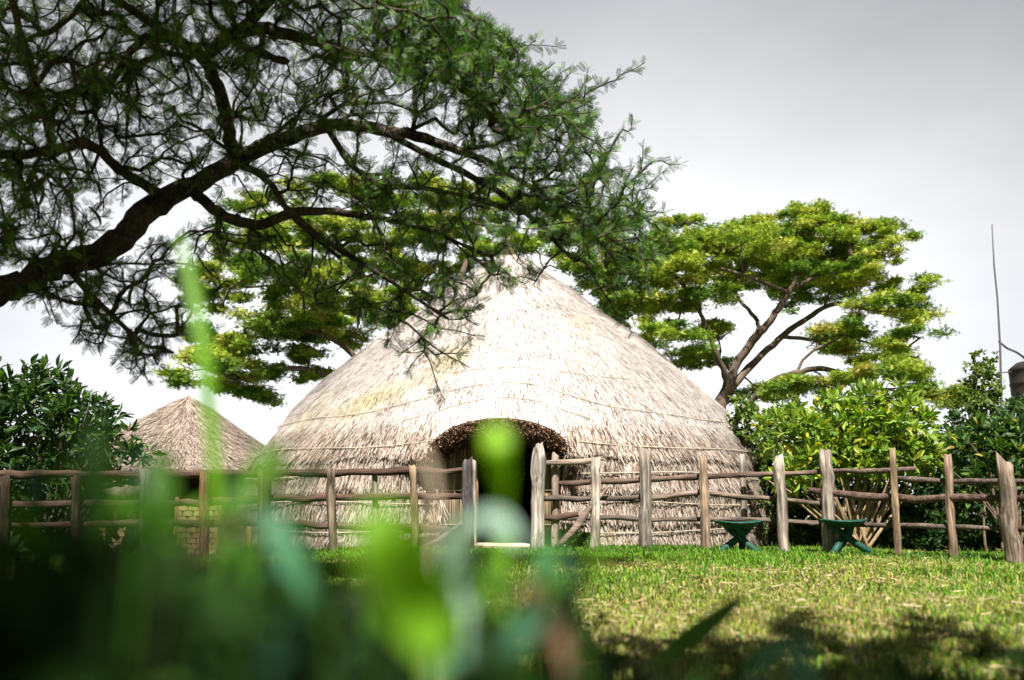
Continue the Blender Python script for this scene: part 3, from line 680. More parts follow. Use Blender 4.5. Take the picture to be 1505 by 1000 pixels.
T1 += region([(0, 440), (130, 400), (290, 330), (330, 420), (280, 500), (210, 570), (150, 530), (90, 480)], 169, 6.2, .4)
T1 += region([(290, 300), (420, 340), (560, 340), (720, 320), (800, 350), (800, 420), (720, 440), (690, 520), (600, 530), (470, 450), (330, 400)], 247, 6.8, .45)
T1 += region([(440, 220), (700, 240), (780, 330), (600, 330), (450, 300)], 117, 7.0, .4)
T1 += region([(800, 330), (930, 330), (960, 370), (900, 450), (850, 420)], 58, 7.5, .3)
T1 += region([(100, 100), (560, 100), (640, 190), (400, 215), (230, 290), (120, 330)], 221, 6.5, .5)
T1 += region([(230, 290), (420, 215), (640, 200), (720, 330), (450, 320), (300, 300)], 91, 6.9, .4)
T1 += region([(760, 230), (940, 280), (960, 350), (920, 430), (800, 360)], 78, 7.4, .3)
T1 += region([(-40, -60), (300, -60), (420, 60), (330, 140), (120, 170), (60, 330), (-40, 420)], 190, 6.2, .6)
T1 += region([(300, -60), (640, -60), (690, 20), (700, 90), (560, 110), (400, 90)], 110, 6.3, .5)
T1 += region([(40, 400), (290, 340), (360, 430), (300, 500), (180, 560), (80, 480)], 60, 6.3, .4)
edge_ = np.array([(700, 25), (745, 55), (790, 95), (835, 125), (870, 160), (900, 210), (925, 250), (950, 290), (945, 330), (930, 380), (905, 430), (860, 440)], float)
for q in range(46):
    f_ = rng.random() * (len(edge_) - 1); e0 = edge_[int(f_)] * (1 - f_ % 1) + edge_[min(int(f_) + 1, len(edge_) - 1)] * (f_ % 1)
    o_ = rng.random() ** 1.4 * 52 - 4; T1.append(P(e0[0] + o_ * .9, e0[1] - o_ * (.35 if e0[1] < 300 else -.35), 7.1 + .35 * rng.normal()))
for a in ((905, 118, 7.0), (925, 105, 7.0), (948, 92, 7.0), (880, 128, 7.0), (860, 150, 7.0), (930, 175, 7.1), (915, 190, 7.1), (960, 238, 7.3), (985, 243, 7.3), (1000, 242, 7.3), (945, 215, 7.2), (960, 275, 7.4), (650, 585, 6.8), (690, 540, 6.8), (930, 490, 7.3), (600, 545, 6.8), (985, 360, 7.6), (840, 105, 6.9), (815, 92, 6.9)):
    T1.append(P(*a))
n1 = len(T1)
# unseen part of the crown, added overhead and shaped to shade the near grass
T2 = []
GAP = np.array([-.03, .62, .5]); sd_ = np.array(SUN)
GAPS = [(np.array([-.02, .43, .47]), .30), (np.array([-.22, .63, .68]), .27)]  # openings kept in the added crown so the bright blades catch sun
def lit(p): return any(np.linalg.norm(p - g - sd_ * np.dot(p - g, sd_)) < r for g, r in GAPS)
def hidden(p):
    if p[1] < .3: return True
    x, y, f = proj(p); return y < -60
while len(T2) < 1300:
    p = np.array([rng.uniform(-5.5, 4.8), rng.uniform(-4.2, 2.2), rng.uniform(3.9, 5.6)])
    if hidden(p) and not lit(p) and (p[0] < -.6 or p[1] + .62 * p[2] < 2.5): T2.append(p)
while len(T2) < 1700:
    p = np.array([rng.uniform(-6.0, .1), rng.uniform(1.5, 6.2), rng.uniform(4.2, 6.3)])
    if hidden(p) and not lit(p) and p[0] < -1.2: T2.append(p)
k_ = 0
while k_ < 800:                                              # clusters added along the sun's rays to shade the weeds and left boughs
    q = np.array([rng.uniform(-1.1, .12), rng.uniform(.3, 1.7), .3]); p = q + sd_ * (rng.uniform(4.0, 5.4) - .3) / sd_[2]
    if hidden(p) and not lit(p): T2.append(p); k_ += 1
while k_ < 1700:
    q = P(rng.uniform(-100, 470), rng.uniform(-60, 350), rng.uniform(5.0, 6.8)); z_ = rng.uniform(4.5, 6.4)
    if z_ < q[2] + .3: continue
    p = q + sd_ * (z_ - q[2]) / sd_[2]
    if hidden(p) and not lit(p): T2.append(p); k_ += 1
while k_ < 2150:                                             # more clusters added to shade the near edge of the lawn
    q = np.array([rng.uniform(.1, 3.4), 4.3 - 3.0 * rng.random() ** .42, 0]); p = q + sd_ * rng.uniform(4.0, 5.2) / sd_[2]
    if hidden(p) and not lit(p): T2.append(p); k_ += 1
A, cnt, chains, n0 = grow(limbs, T1 + T2, .13, wig=.07, sag=.05)
mb = MB(); tree_wood(mb, limbs, A, cnt, chains, .0048, .40, 5, 14, .026); mb.build('trunk', M_bark, fg)
# leaves along the outer ends of the twigs
lp, ld, big = [], [], []
for ch in chains:
    pts = A[ch]; tip = pts[-1]; vis = not hidden(tip) or tip[1] > 5.0; rgt = vis and proj(tip)[0] > 540
    seg = np.linalg.norm(np.diff(pts, axis=0), axis=1); L_ = seg.sum(); cs = np.concatenate([[0], np.cumsum(seg)])
    span = min(L_, .85); nl = int(rng.integers(26, 42) * span / .85) + 5
    if not vis: nl = int(nl * .7)
    if rgt: nl = int(nl * 1.15)
    f = L_ - span * rng.random(nl) ** 1.25
    p = np.stack([np.interp(f, cs, pts[:, q]) for q in range(3)], 1)
    ax = pts[-1] - pts[max(0, len(pts) - 3)]; ax = ax / (np.linalg.norm(ax) + 1e-9)
    d = rand_dir(nl, .15) + ax * .75
    lp.append(p); ld.append(d); big.append(np.full(nl, (.999 if rgt else 1.0) if vis else 2.2))
lp = np.vstack(lp); ld = np.vstack(ld); big = np.concatenate(big); n = len(lp)
ln = (.042 + .042 * rng.random(n)) * big * np.where(big == .999, 1.15, 1.0)
vs, ts, cs_, off = [], [], [], 0
for tm, sel in ((PINN, big <= 1), (PINN_BIG, big > 1)):       # unseen overhead leaves are bigger and fuller, to cast denser shade
    m = int(sel.sum()); V, T, k = scatter(tm, lp[sel], ld[sel], rand_dir(m, 1.2), ln[sel], ln[sel])
    c = pick([(.055, .13, .016), (.075, .165, .02), (.04, .10, .018), (.13, .22, .026), (.03, .07, .025)], m)
    vs.append(V); ts.append(T + off); cs_.append(np.repeat(c, k, 0)); off += len(V)
obj('crown', np.vstack(vs), np.vstack(ts), M_acacia, fg, np.vstack(cs_), smooth=False)
# pods hang from the twigs
pv, pt_ = [], []
s = np.linspace(0, 1, 9); w = .5 * np.sin(np.pi * np.clip(s * .96 + .02, 0, 1)) ** .5
prof_ = np.stack([.18 * np.sin(s * 2.6), 0 * s, -s], 1)
pod_mesh = None
tips = [ch[-1] for ch in chains if A[ch[-1]][1] > 4.5 and -20 < proj(A[ch[-1]])[1] < 620]
for q in range(90):
    p = A[random.choice(tips)]
    if pod_mesh is None:
        mb = MB(); mb.tube(prof_ * .13, .0085 * w * 2 + .001, 6, c=(.09, .12, .03), squash=.45)
        pod_mesh = make_mesh('seed_pod', np.vstack(mb.V), [np.vstack(mb.Q), np.vstack(mb.T)], M_leaf, np.vstack(mb.C))
    o = bpy.data.objects.new('seed_pod', pod_mesh); COL.objects.link(o); o.parent = fg
    o.location = p - np.array(LOC[fg.name]); o.rotation_euler = (rng.normal() * .2, rng.normal() * .2, rng.random() * 6.28); sc = .7 + .7 * rng.random(); o.scale = (sc,) * 3

# ---- trees behind the huts, crowns in flat layers
def layered_tree(label, base, limbs, pads, Y, nleaf, cols, colp, leaf=.20, twig=.012, ydep=2.2):
    t = thing('umbrella_tree', base, label, 'tree', 'flat crowned trees behind the huts')
    tg = []; cl = []
    for (x, y, rx, ry) in pads:
        Yp = Y + rng.normal() * ydep * .75; c = P(x, y, Yp); a = rx * 1.12 / FPX * Yp; b = ry / FPX * Yp
        cl.append((c, a, b))
        for q in range(8):
            d = rand_dir(1)[0]; tg.append(c + d * [a * .75, a * .75, b * .2] + [0, 0, -b * .35])
    A, cnt, chains, n0 = grow(limbs, tg, .4, wig=.12)
    mb = MB(); tree_wood(mb, limbs, A, cnt, chains, twig, .5, 5, 10, .12); mb.build('trunk', M_barkfar, t)
    area = np.array([a * a for c, a, b in cl]) ** .85; num = (nleaf * area / area.sum()).astype(int)
    lp = []; 
    cc_ = []
    pcols = np.asarray(cols)
    for (c, a, b), m in zip(cl, num):
        nc = max(8, int(a * a * 12))                     # puffs of leaf over the top and rim of the layer
        d = rand_dir(nc, .35); rr = rng.random(nc) ** .33
        cc = c + d * rr[:, None] * np.array([a * 1.15, a * 1.05, b * 1.25]) * (1 + .20 * rng.normal(size=(nc, 1)))
        cc[:, 2] -= .55 * b * (np.hypot(cc[:, 0] - c[0], cc[:, 1] - c[1]) / a) ** 2
        ix = rng.integers(0, nc, m); sz = .6 + .8 * rng.random(nc)
        lp.append(cc[ix] + rng.normal(size=(m, 3)) * np.array([.17, .17, .06]) * sz[ix][:, None])
        cc_.append(pcols[rng.choice(len(pcols), nc, p=colp)][ix])
    cc_ = np.vstack(cc_)
    lp = np.vstack(lp); n = len(lp)
    ln = leaf * (.7 + .6 * rng.random(n))
    V, T, k = scatter(SPRAY, lp, rand_dir(n, .05, .5), rand_dir(n, 1.6), ln, ln)
    obj('crown', V, T, M_far, t, np.repeat(np.clip(cc_ * (1 + .22 * rng.normal(size=(n, 1))), .004, .9), k, 0), smooth=False)
    return t
Y = 28.0
def tl(nodes, Y): return ([P(x, y, Y + dy) for x, y, r, dy in nodes], [r * .85 / FPX * Y for x, y, r, dy in nodes])
bR = P(1050, 700, Y)
lr = [tl(n, Y) for n in (
    [(1046, 760, 15, 0), (1052, 640, 13, 0), (1058, 592, 12, 0), (1074, 555, 8, 0), (1086, 528, 7.5, 0), (1113, 492, 7, -.3), (1131, 475, 6, -.5), (1142, 455, 5.5, -.6), (1160, 430, 4.5, -.8), (1172, 405, 3, -1)],
    [(1064, 585, 9, 0), (1091, 550, 7, .2), (1128, 514, 6, .5), (1161, 485, 5.5, .8), (1194, 463, 5, 1), (1226, 444, 4, 1.2), (1275, 455, 3, 1.4), (1330, 470, 2, 1.5)],
    [(1062, 590, 8, 0), (1072, 568, 7, -.3), (1062, 540, 6, -.5), (1052, 518, 5.5, -.7), (1043, 492, 4.5, -.9), (1030, 460, 3.5, -1.1), (1005, 420, 2.4, -1.3)],
    [(1080, 620, 7, 0), (1106, 587, 5.5, -.5), (1135, 558, 5, -.9), (1168, 548, 5, -1.2), (1204, 540, 4.5, -1.5), (1245, 550, 4, -1.8), (1275, 566, 3, -2)],
    [(1098, 512, 4.5, -.2), (1116, 485, 4, .1), (1112, 468, 3.6, .3), (1085, 440, 3, .5), (1077, 420, 2.4, .7)],
    [(1150, 495, 4, .7), (1200, 500, 3, 1), (1260, 498, 2.4, 1.2), (1320, 520, 1.6, 1.3)],
    [(1160, 430, 4, -.8), (1110, 410, 3, -1), (1060, 395, 2.2, -1.2)],
    [(1165, 425, 3.5, -.8), (1220, 395, 3, -.6), (1280, 370, 2, -.4)])]
padR = [(1180, 322, 60, 13), (1285, 342, 40, 20), (1225, 333, 50, 15), (1090, 336, 46, 13), (1010, 328, 36, 13), (1080, 368, 92, 14), (1180, 376, 66, 15), (1250, 378, 55, 17), (1306, 368, 26, 14), (1130, 398, 96, 13), (1200, 405, 70, 13), (1250, 420, 64, 18), (1328, 428, 38, 20), (1288, 450, 48, 15), (1346, 488, 28, 20), (1238, 484, 46, 9), (1262, 508, 50, 15), (1212, 505, 34, 10), (1312, 520, 44, 16), (1300, 546, 56, 11), (1360, 574, 46, 12), (1398, 586, 32, 10), (1240, 556, 40, 8), (1182, 566, 52, 8), (1112, 578, 40, 9),
        (965, 356, 52, 15), (1002, 392, 54, 14), (944, 400, 54, 18), (1012, 440, 48, 14), (950, 446, 62, 17), (1048, 482, 38, 11), (972, 490, 56, 15), (1022, 528, 44, 12), (982, 540, 36, 10), (900, 425, 46, 20), (880, 468, 36, 18), (1062, 428, 24, 9), (915, 375, 46, 18), (860, 400, 40, 20), (1340, 455, 30, 14), (1230, 352, 50, 12), (1140, 350, 60, 12), (1040, 350, 45, 12)]
FARC = [(.28, .35, .05), (.17, .26, .035), (.40, .42, .09), (.10, .18, .03), (.32, .29, .06)]
layered_tree('flat crowned tree with forked bare limbs, right of the large hut', (bR[0], Y, -.1), lr, padR, Y, 170000, FARC, [.3, .3, .2, .14, .06], .10)
Y = 26.0
bL = P(640, 700, Y)
ll = [tl(n, Y) for n in (
    [(650, 770, 15, 0), (645, 640, 13, 0), (630, 560, 11, 0), (600, 505, 9, 0), (565, 470, 7, 0), (520, 430, 5.5, .4), (470, 390, 4, .8), (420, 350, 3, 1.1)],
    [(640, 610, 10, 0), (575, 580, 7, -.6), (520, 566, 6, -1), (480, 552, 5, -1.3), (440, 540, 4.5, -1.5), (400, 545, 3.5, -1.7), (350, 560, 2, -1.8)],
    [(632, 565, 9, 0), (660, 480, 7, .3), (680, 400, 5.5, .6), (700, 340, 4, .9)],
    [(600, 505, 7, 0), (600, 430, 5.5, -.4), (570, 360, 4, -.8), (540, 310, 3, -1)],
    [(575, 580, 6, -.6), (500, 500, 4.5, -1), (430, 480, 3.5, -1.4), (360, 480, 2.4, -1.7)])]
padL = [(300, 532, 40, 15), (340, 562, 48, 12), (392, 540, 46, 14), (440, 520, 40, 14), (420, 470, 58, 18), (480, 480, 56, 18), (370, 488, 48, 18), (330, 440, 40, 20), (400, 410, 56, 20), (480, 420, 56, 18), (560, 440, 48, 18), (600, 400, 56, 20), (540, 370, 56, 18), (450, 340, 56, 18), (400, 300, 46, 16), (480, 270, 46, 16), (560, 300, 56, 18), (640, 340, 56, 20), (700, 330, 56, 20), (640, 280, 46, 16), (720, 290, 46, 16), (382, 584, 28, 8), (470, 548, 32, 9), (520, 500, 30, 12), (600, 470, 34, 13), (690, 400, 40, 15), (800, 330, 56, 22), (830, 390, 38, 18), (770, 360, 40, 16), (290, 480, 34, 18), (350, 380, 40, 18), (870, 340, 40, 20), (310, 410, 46, 18), (420, 380, 50, 18), (520, 460, 40, 14), (620, 340, 50, 18), (500, 330, 50, 18), (370, 340, 44, 16), (440, 440, 50, 16), (540, 400, 44, 16), (660, 430, 34, 12), (340, 510, 40, 14), (270, 555, 26, 10)]
layered_tree('flat crowned tree behind the thatch, seen through the near acacia boughs left of the peak', (bL[0], Y, -.1), ll, padL, Y, 130000, FARC, [.3, .32, .14, .2, .04], .10)

# ---- shrubs
def shrub(name, label, cat, base, blobs, n, leaf, wid, cols, colp=None, stems=(), tmpl=LEAF, group=None, mtl=None, shell=.5, stemc=(.16, .12, .08), hang=0.0, stemr=.014):
    """blobs: (px, py, rx px, ry px, distance, depth radius m)"""
    t = thing(name, base, label, cat, group)
    ar = np.array([rx * ry for _, _, rx, ry, _, _ in blobs], float); num = (n * ar / ar.sum()).astype(int)
    lp, ld = [], []
    for (x, y, rx, ry, Yb, dp), m in zip(blobs, num):
        c = P(x, y, Yb); rad = np.array([rx / FPX * Yb, dp, ry / FPX * Yb])
        nc = max(3, m // 9)                                # leaves stand in whorls at shoot ends
        d = rand_dir(nc); r = rng.random(nc) ** shell
        cc = c + d * r[:, None] * rad * (1 + .18 * rng.normal(size=(nc, 1))); cc[:, 2] = np.maximum(cc[:, 2], ground_z(cc[:, 0], cc[:, 1]) + .05)
        ix = rng.integers(0, nc, m)
        o = rand_dir(m); lp.append(cc[ix] + o * leaf * .35 * rng.random((m, 1)))
        ld.append(o + d[ix] * .5 + [0, 0, .25 - hang])
    lp = np.vstack(lp); ld = np.vstack(ld); m = len(lp)
    up = unit(rand_dir(m, 1.3)); s = leaf * (.65 + .6 * rng.random(m))
    V, T, k = scatter(tmpl, lp, ld, up, s, s * wid)
    if stems or True:
        mb = MB(); bb = np.array(base, float)
        cents = [P(b[0], b[1], b[4]) for b in blobs]
        for c in cents:
            for q in range(4):
                e = c + rand_dir(1)[0] * np.array([.35, .25, .25]); s0 = bb + [rng.normal() * .12, rng.normal() * .08, 0]
                mid = s0 * .55 + e * .45 + [rng.normal() * .12, rng.normal() * .1, .12]
                f = np.linspace(0, 1, 9)[:, None]; mb.tube((1 - f) ** 2 * s0 + 2 * f * (1 - f) * mid + f * f * e, np.linspace(stemr * 1.5, stemr * .4, 9), 6, c=np.array(stemc), rough=.05)
        mb.build('stems', M_rope, t)
    obj('foliage', V, T, mtl or M_leaf, t, np.repeat(pick(cols, m, .15, colp), k, 0), smooth=False)
    return t
DKG = [(.03, .075, .018), (.045, .10, .02), (.065, .13, .025), (.02, .05, .018)]
BRG = [(.20, .30, .03), (.13, .23, .028), (.30, .37, .045), (.08, .15, .025), (.48, .43, .04)]
def gb(px, Y): p = P(px, 800, Y); return (p[0], Y, float(ground_z(p[0], Y)) - .03)
shrub('broadleaf_shrub', 'tall dark glossy broad leaved shrub left of the small hut', 'shrub', gb(70, 13.6),
      [(60, 600, 70, 55, 13.8, .9), (10, 590, 60, 60, 13.8, .9), (120, 625, 55, 42, 13.5, .7), (165, 655, 45, 32, 13.3, .5), (60, 680, 100, 50, 13.8, .9), (-30, 660, 70, 90, 13.8, .9), (110, 715, 90, 40, 13.7, .7), (40, 750, 90, 45, 13.8, .8), (200, 672, 22, 14, 13.1, .25), (120, 595, 28, 18, 13.4, .3), (55, 555, 32, 22, 13.7, .4)], 5600, .20, .34, [(.02, .055, .014), (.032, .075, .016), (.05, .105, .02), (.015, .035, .013), (.085, .16, .028)], [.26, .28, .22, .12, .12])
shrub('yellow_shrub', 'sunlit yellow green shrub with a bundle of bare stems behind the second stool', 'shrub', gb(1258, 13.4),
      [(1170, 640, 55, 36, 13.6, .6), (1240, 615, 70, 40, 13.6, .7), (1320, 632, 60, 42, 13.5, .7), (1290, 585, 44, 22, 13.7, .5), (1200, 682, 50, 26, 13.2, .5), (1290, 680, 60, 22, 13.2, .5), (1350, 665, 40, 30, 13.5, .5), (1262, 650, 90, 40, 13.4, .7), (1160, 700, 36, 16, 13.1, .3)], 4600, .185, .36, BRG, [.32, .26, .2, .14, .08], stemc=(.34, .25, .15), stemr=.02)
shrub('climber_hedge', 'bright small leaved creeper hedge against the right side of the large hut', 'hedge', gb(1110, 15.2),
      [(1095, 605, 26, 26, 15.4, .5), (1115, 640, 40, 40, 15.3, .6), (1150, 610, 34, 26, 15.6, .5), (1140, 690, 40, 50, 15.2, .6), (1150, 740, 50, 50, 15.0, .6), (1170, 790, 60, 30, 14.9, .6)], 5600, .10, .6, [(.07, .13, .022), (.11, .19, .028), (.045, .09, .02), (.19, .25, .04)], None)
shrub('dark_hedge', 'deep green leafy hedge along the back of the right fence', 'hedge', gb(1350, 14.8),
      [(1220, 745, 70, 50, 14.9, .5), (1310, 735, 80, 60, 14.9, .5), (1400, 720, 80, 70, 14.7, .5), (1490, 720, 70, 80, 14.5, .5), (1250, 790, 90, 30, 14.8, .5), (1400, 785, 110, 36, 14.6, .5), (1500, 640, 50, 60, 14.6, .5), (1400, 660, 50, 50, 14.8, .5), (1560, 720, 60, 100, 14.4, .5), (1200, 705, 50, 30, 15.3, .4), (1270, 690, 60, 30, 15.3, .4), (1350, 690, 60, 34, 15.3, .4), (1300, 660, 60, 30, 15.3, .4), (1180, 745, 50, 40, 15.0, .4), (1230, 795, 60, 22, 14.2, .3), (1330, 790, 70, 26, 14.0, .3), (1430, 790, 60, 30, 13.4, .3), (1510, 790, 50, 36, 13.0, .3), (1330, 745, 60, 30, 14.3, .3), (1430, 730, 60, 36, 14.0, .3)], 21000, .115, .55, DKG, [.3, .3, .15, .25])
shrub('ivy_column', 'narrow dome of ivy rising above the hedge beside the thin mast', 'climber', gb(1440, 17.5),
      [(1443, 544, 20, 30, 17.5, .4), (1440, 585, 34, 36, 17.5, .5), (1436, 635, 42, 50, 17.4, .6), (1440, 690, 44, 50, 17.4, .6)], 4600, .10, .6, [(.09, .15, .022), (.13, .19, .03), (.045, .09, .02), (.18, .22, .035)], None)
shrub('broadleaf_bush', 'dark broad leaved bush behind the thickest post at the right end of the fence', 'shrub', gb(1490, 12.0),
      [(1455, 640, 38, 26, 12.2, .4), (1500, 625, 40, 40, 12.2, .5), (1490, 670, 46, 36, 12.0, .5), (1440, 690, 30, 30, 12.2, .4), (1530, 690, 50, 60, 12.0, .5), (1420, 665, 24, 18, 12.3, .3), (1560, 640, 40, 60, 12.0, .5)], 1900, .17, .40, DKG + [(.12, .19, .03), (.36, .28, .03)], [.25, .3, .18, .1, .14, .03])
# small weeds at the foot of the hut
for px, lab in ((842, 'small weed with upright leaves at the foot of the brace'), (862, 'small leafy weed growing between the brace and the pale post')):
    shrub('weed', lab, 'weed', gb(px, 12.15), [(px, 796, 9, 8, 12.15, .08)], 60, .11, .25, [(.06, .14, .02), (.1, .2, .03)], None, stemr=.004)

# ------------------------------------------------------------------ water tank and mast
c = P(1527, 580, 22.0); rt = 36 / FPX * 22
tk = thing('water_tank', (c[0], 22.0, 0), 'dark brown plastic water tank behind the hedge at the right edge', 'tank')
zt, zb_ = P(1527, 533, 22)[2], P(1527, 600, 22)[2]; H = zt - zb_
pf = [(0, zb_), (1, zb_), (1.0, zb_ + .2 * H), (1.03, zb_ + .23 * H), (1.0, zb_ + .26 * H), (1.0, zb_ + .5 * H), (1.03, zb_ + .53 * H), (1.0, zb_ + .56 * H), (1, zb_ + .8 * H), (1.03, zb_ + .83 * H), (.98, zb_ + .88 * H), (.7, zt), (.36, zt + .05)]
k = 40; th = np.linspace(0, 2 * np.pi, k, endpoint=False)
ring = np.array([[[c[0] + rt * q * math.cos(a), 22 + rt * q * math.sin(a), z] for a in th] for q, z in pf])
i = np.arange(len(pf) - 1)[:, None] * k + np.arange(k)[None]; j = np.arange(len(pf) - 1)[:, None] * k + (np.arange(k)[None] + 1) % k
obj('body', ring.reshape(-1, 3), np.stack([i, j, j + k, i + k], -1).reshape(-1, 4), M_tank, tk)
mb = MB(); mb.tube([(c[0], 22, zt + .03), (c[0], 22, zt + .12), (c[0], 22, zt + .13)], [rt * .36, rt * .34, rt * .2], 24); mb.build('lid', M_tank, tk)
mb = MB()
for a in (.8, 2.4, 3.9, 5.5): mb.tube([(c[0] + rt * .8 * math.cos(a), 22 + rt * .8 * math.sin(a), -.1), (c[0] + rt * .8 * math.cos(a), 22 + rt * .8 * math.sin(a), zb_)], .06, 8)
mb.box((c[0], 22, zb_ - .03), (rt * 1.1, 0, 0), (0, rt * 1.1, 0), (0, 0, .03)); mb.build('stand', M_metal, tk, smooth=False)
mb = MB(); mb.tube([P(1468, 502, 21.6), P(1480, 512, 21.7), P(1494, 518, 21.8), P(1503, 524, 21.9), P(1512, 534, 22.0)], .028, 8); mb.build('pipe', M_metal, tk)
pb = P(1472, 640, 21.4)
ms = thing('mast', (pb[0], 21.4, 0), 'tall thin bare mast rising beside the water tank', 'mast')
mb = MB(); pts = [np.array([pb[0], 21.4, -.1]), P(1472, 600, 21.4), P(1470, 510, 21.4), P(1466, 440, 21.4), P(1461, 390, 21.4), P(1458, 330, 21.4)]
mb.tube(pts, [.035, .03, .026, .022, .02, .016], 8); mb.build('pole', M_metal, ms)
mb = MB(); mb.tube([P(1470, 548, 21.4), P(1486, 547, 21.6)], .016, 6); mb.build('bracket', M_metal, ms)

# ------------------------------------------------------------------ weeds right in front of the lens
def blade(path, Y, wpx, name, label, c, tip=True, flat=0.0, mtl=None, prof=None, group='large out of focus blades close in front'):
    """one broad blade: spine through the points at distance Y (m), grown up from the ground"""
    Y = Y * .75 if Y < 1 else Y
    pts = np.array([P(x, y, Y + dy * .7) for x, y, dy in path]); f = np.linspace(0, len(pts) - 1, 18)
    s = np.stack([np.interp(f, np.arange(len(pts)), pts[:, q]) for q in range(3)], 1)
    for _ in range(4): s[1:-1] = .5 * s[1:-1] + .25 * (s[:-2] + s[2:])
    w = wpx / 2 / FPX * Y * (np.interp(np.linspace(0, 1, 18), *prof) if prof else np.sin(np.linspace(.25, 3.05, 18)) ** .6)
    tg = unit(np.gradient(s, axis=0)); side = unit(np.cross(tg, np.array([.15, -1, flat]))); nr = np.cross(side, tg)
    V = np.stack([s - side * w[:, None], s + nr * w[:, None] * -.35, s + side * w[:, None]], 1).reshape(-1, 3)
    i = np.arange(17)[:, None] * 3 + np.arange(2)[None]
    base = s[0].copy(); gz = float(ground_z(base[0], base[1]))
    t = thing(name, (base[0], base[1], gz), label, 'plant', group)
    mb = MB(); mb.tube([(base[0], base[1], gz - .02), (base[0] * .5 + s[0][0] * .5, base[1], (gz + s[0][2]) / 2), s[0] + (s[1] - s[0]) * .5], [.0022, .002, .0016], 6, c=np.array(c) * .8); mb.build('stem', M_near, t)
    obj('blade', V, np.stack([i, i + 1, i + 4, i + 3], -1).reshape(-1, 4), mtl or M_near, t, np.tile(np.array(c), (len(V), 1)))
BG = (.17, .36, .015)
blade([(325, 800, 0), (316, 690, 0), (306, 580, 0), (298, 500, 0), (284, 420, .02), (262, 340, .05)], .84, 21, 'grass_blade', 'tall single blurred grass blade rising against the sky on the left', (.15, .36, .012))
blade([(744, 790, 0), (742, 740, 0), (738, 700, -.02), (733, 660, -.05), (728, 622, -.03)], .62, 36, 'grass_blade', 'broad blurred bright green leaf tip in front of the doorway', (.30, .60, .012), prof=([0, .35, .6, .8, .92, 1], [.25, .4, .8, 1, .85, .1]))
blade([(640, 960, 0), (620, 900, 0), (590, 840, -.02), (560, 780, -.03), (540, 745, -.02)], .42, 105, 'weed_leaf', 'wide blurred bright green leaf below the fence left of the doorway', (.18, .40, .012))
blade([(690, 900, 0), (665, 800, 0), (690, 755, -.02), (735, 760, -.04), (765, 800, -.04)], .6, 46, 'weed_leaf', 'arching leaf with a pale sky sheen painted in, at the foot of the doorway', (.34, .50, .40), flat=1.2)  # pale tone imitates gloss from the sky, put into the leaf colour
blade([(232, 870, 0), (238, 790, 0), (240, 720, 0), (225, 670, .02)], .6, 44, 'weed_leaf', 'blurred green leaf in front of the small hut', (.05, .15, .008))
blade([(140, 860, 0), (150, 760, 0), (148, 660, 0), (130, 600, .03)], .6, 26, 'grass_blade', 'blurred green blade in front of the dark shrub', (.03, .10, .006))
blade([(370, 860, 0), (356, 790, 0), (350, 740, 0), (352, 700, .02)], .6, 30, 'grass_blade', 'blurred green blade between the two huts', (.05, .16, .01))
blade([(960, 985, 0), (1000, 948, 0), (1045, 915, .02), (1092, 878, .04)], 1.25, 28, 'grass_blade', 'dark green slanting blade on the shaded lawn', (.05, .12, .015))
blade([(640, 990, 0), (720, 960, 0), (790, 905, -.02), (806, 870, -.03)], .6, 44, 'weed_leaf', 'teal green slanting leaf at the bottom middle', (.08, .22, .13), flat=.6)  # blue in the teal imitates sky reflected on the leaf
blade([(1095, 1010, 0), (1115, 975, 0), (1145, 948, 0), (1180, 945, .02)], .8, 20, 'weed_leaf', 'dark teal leaf at the bottom edge right of the middle', (.04, .14, .09), flat=.8)  # teal again carries reflected sky in its colour
blade([(470, 900, 0), (440, 840, 0), (400, 770, 0), (380, 745, .02)], .65, 40, 'weed_leaf', 'blue green leaf in front of the fence under the small hut', (.08, .25, .13), flat=.7)  # blue cast painted in for reflected sky
blade([(640, 722, 0), (636, 700, 0), (630, 680, 0), (622, 656, 0)], .7, 12, 'seed_head', 'blurred straw coloured seed head left of the doorway', (.60, .48, .36))
blade([(830, 990, 0), (815, 930, 0), (790, 890, 0), (780, 850, 0)], .6, 46, 'withered_leaf', 'blurred brown withered leaf at the bottom middle', (.30, .17, .10))
# the bed of weeds the camera looks through
def weed_bed(n):
    px = np.concatenate([rng.normal(170, 230, int(n * .7)), rng.uniform(300, 900, int(n * .2)), rng.uniform(850, 1700, n - int(n * .7) - int(n * .2))])
    Y = .36 + 1.2 * rng.random(n) ** 1.2
    top = np.interp(px, [-200, 150, 330, 480, 620, 760, 860, 1000, 1200, 1600], [800, 805, 822, 868, 880, 900, 945, 972, 980, 945]) + np.abs(rng.normal(size=n)) * 60 - np.abs(rng.normal(size=n)) * 35
    tips = np.array([P(a, b, y) for a, b, y in zip(px, top, Y)])
    return tips
tips = weed_bed(4600); mb = MB(); n = len(tips)
keep = tips[:, 2] > .06; tips = tips[keep]; n = len(tips)
base = np.stack([tips[:, 0] + rng.normal(size=n) * .06, tips[:, 1] + rng.normal(size=n) * .06, 0 * tips[:, 0]], 1); base[:, 2] = ground_z(base[:, 0], base[:, 1]) - .02
base[:, 1] = np.maximum(base[:, 1], .27)
lean = tips - base; side = unit(np.cross(lean, rand_dir(n))); w = (.0016 + .0038 * rng.random(n))
c = pick([(.008, .024, .005), (.014, .038, .006), (.008, .02, .010), (.035, .09, .010), (.018, .013, .008)], n, .2, [.3, .3, .17, .15, .08])
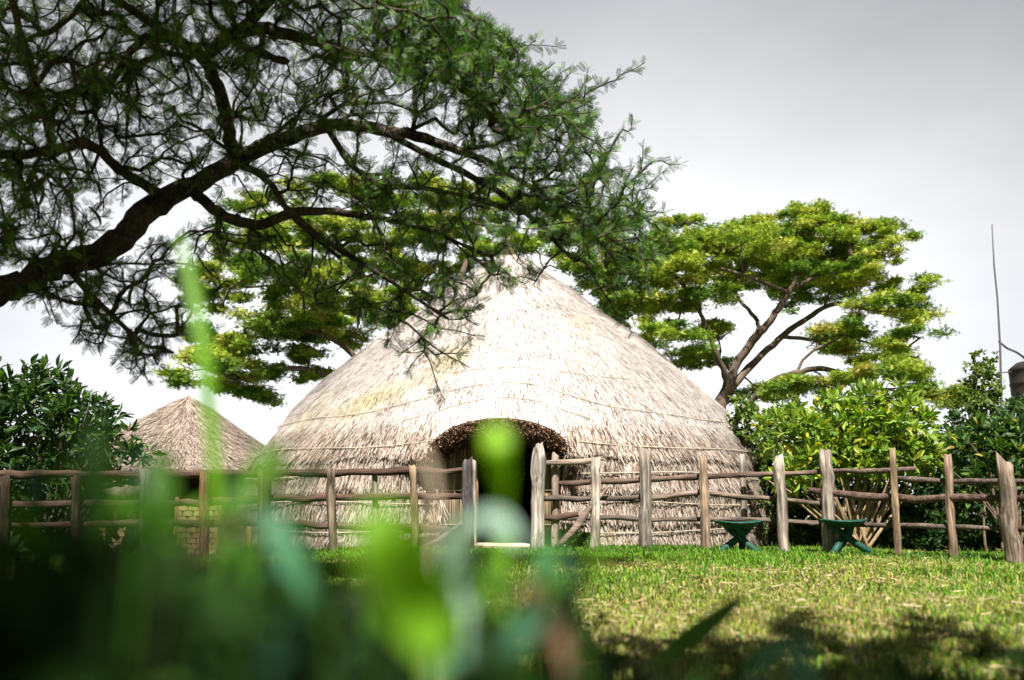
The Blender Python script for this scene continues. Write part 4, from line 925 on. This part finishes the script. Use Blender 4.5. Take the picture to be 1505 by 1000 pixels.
m1_ = base + lean * .5 + side * .0 + rng.normal(size=(n, 3)) * .015; 
V = np.stack([base - side * w[:, None] * .7, base + side * w[:, None] * .7, m1_ + side * w[:, None], m1_ - side * w[:, None], tips], 1).reshape(-1, 3); k = np.arange(n)[:, None] * 5
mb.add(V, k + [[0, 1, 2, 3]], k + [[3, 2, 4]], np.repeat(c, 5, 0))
# broad leaves borne on them
nl = 5600; ix = rng.integers(0, n, nl); f = .35 + .62 * rng.random(nl)
lp = base[ix] + lean[ix] * f[:, None]
ok = lp[:, 1] > .36; lp = lp[ok]; nl = len(lp)
s = .018 + .04 * rng.random(nl) ** 1.5
V, T, k = scatter(LEAF, lp, rand_dir(nl, .5, .8), rand_dir(nl, 1.1), s, s * .34)
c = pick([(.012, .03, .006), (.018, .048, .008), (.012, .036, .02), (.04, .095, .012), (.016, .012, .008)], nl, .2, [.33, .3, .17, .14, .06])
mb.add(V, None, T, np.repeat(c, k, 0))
# taller shoots and leaves standing out of the bed
nl = 150; x = np.concatenate([rng.uniform(20, 440, 90), rng.uniform(420, 860, 60)]); yy = np.concatenate([rng.uniform(725, 850, 90), rng.uniform(850, 980, 60)])
lp = np.array([P(a, b, q) for a, b, q in zip(x, yy, rng.uniform(.36, .85, nl))]); s = .015 + .03 * rng.random(nl) ** 1.4
V, T, k = scatter(LEAF, lp, rand_dir(nl, 1.3, .9), rand_dir(nl, .5) + [0, -1.2, 0], s * 1.3, s * .26)
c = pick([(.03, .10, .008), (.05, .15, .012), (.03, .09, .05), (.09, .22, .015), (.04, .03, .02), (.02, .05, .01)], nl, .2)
mb.add(V, None, T, np.repeat(c, k, 0))
for p, q in zip(lp, c):
    if rng.random() < .6: mb.tube([(p[0] + rng.normal() * .02, p[1], -.02), (p[0], p[1], p[2] * .6), p], [.0016, .0013, .0008], 4, c=q * .7, cap=False)
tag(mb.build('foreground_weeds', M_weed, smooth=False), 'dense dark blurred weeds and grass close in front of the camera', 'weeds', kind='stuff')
print('faces', sum(len(o.data.polygons) for o in bpy.data.objects if o.type == 'MESH'))
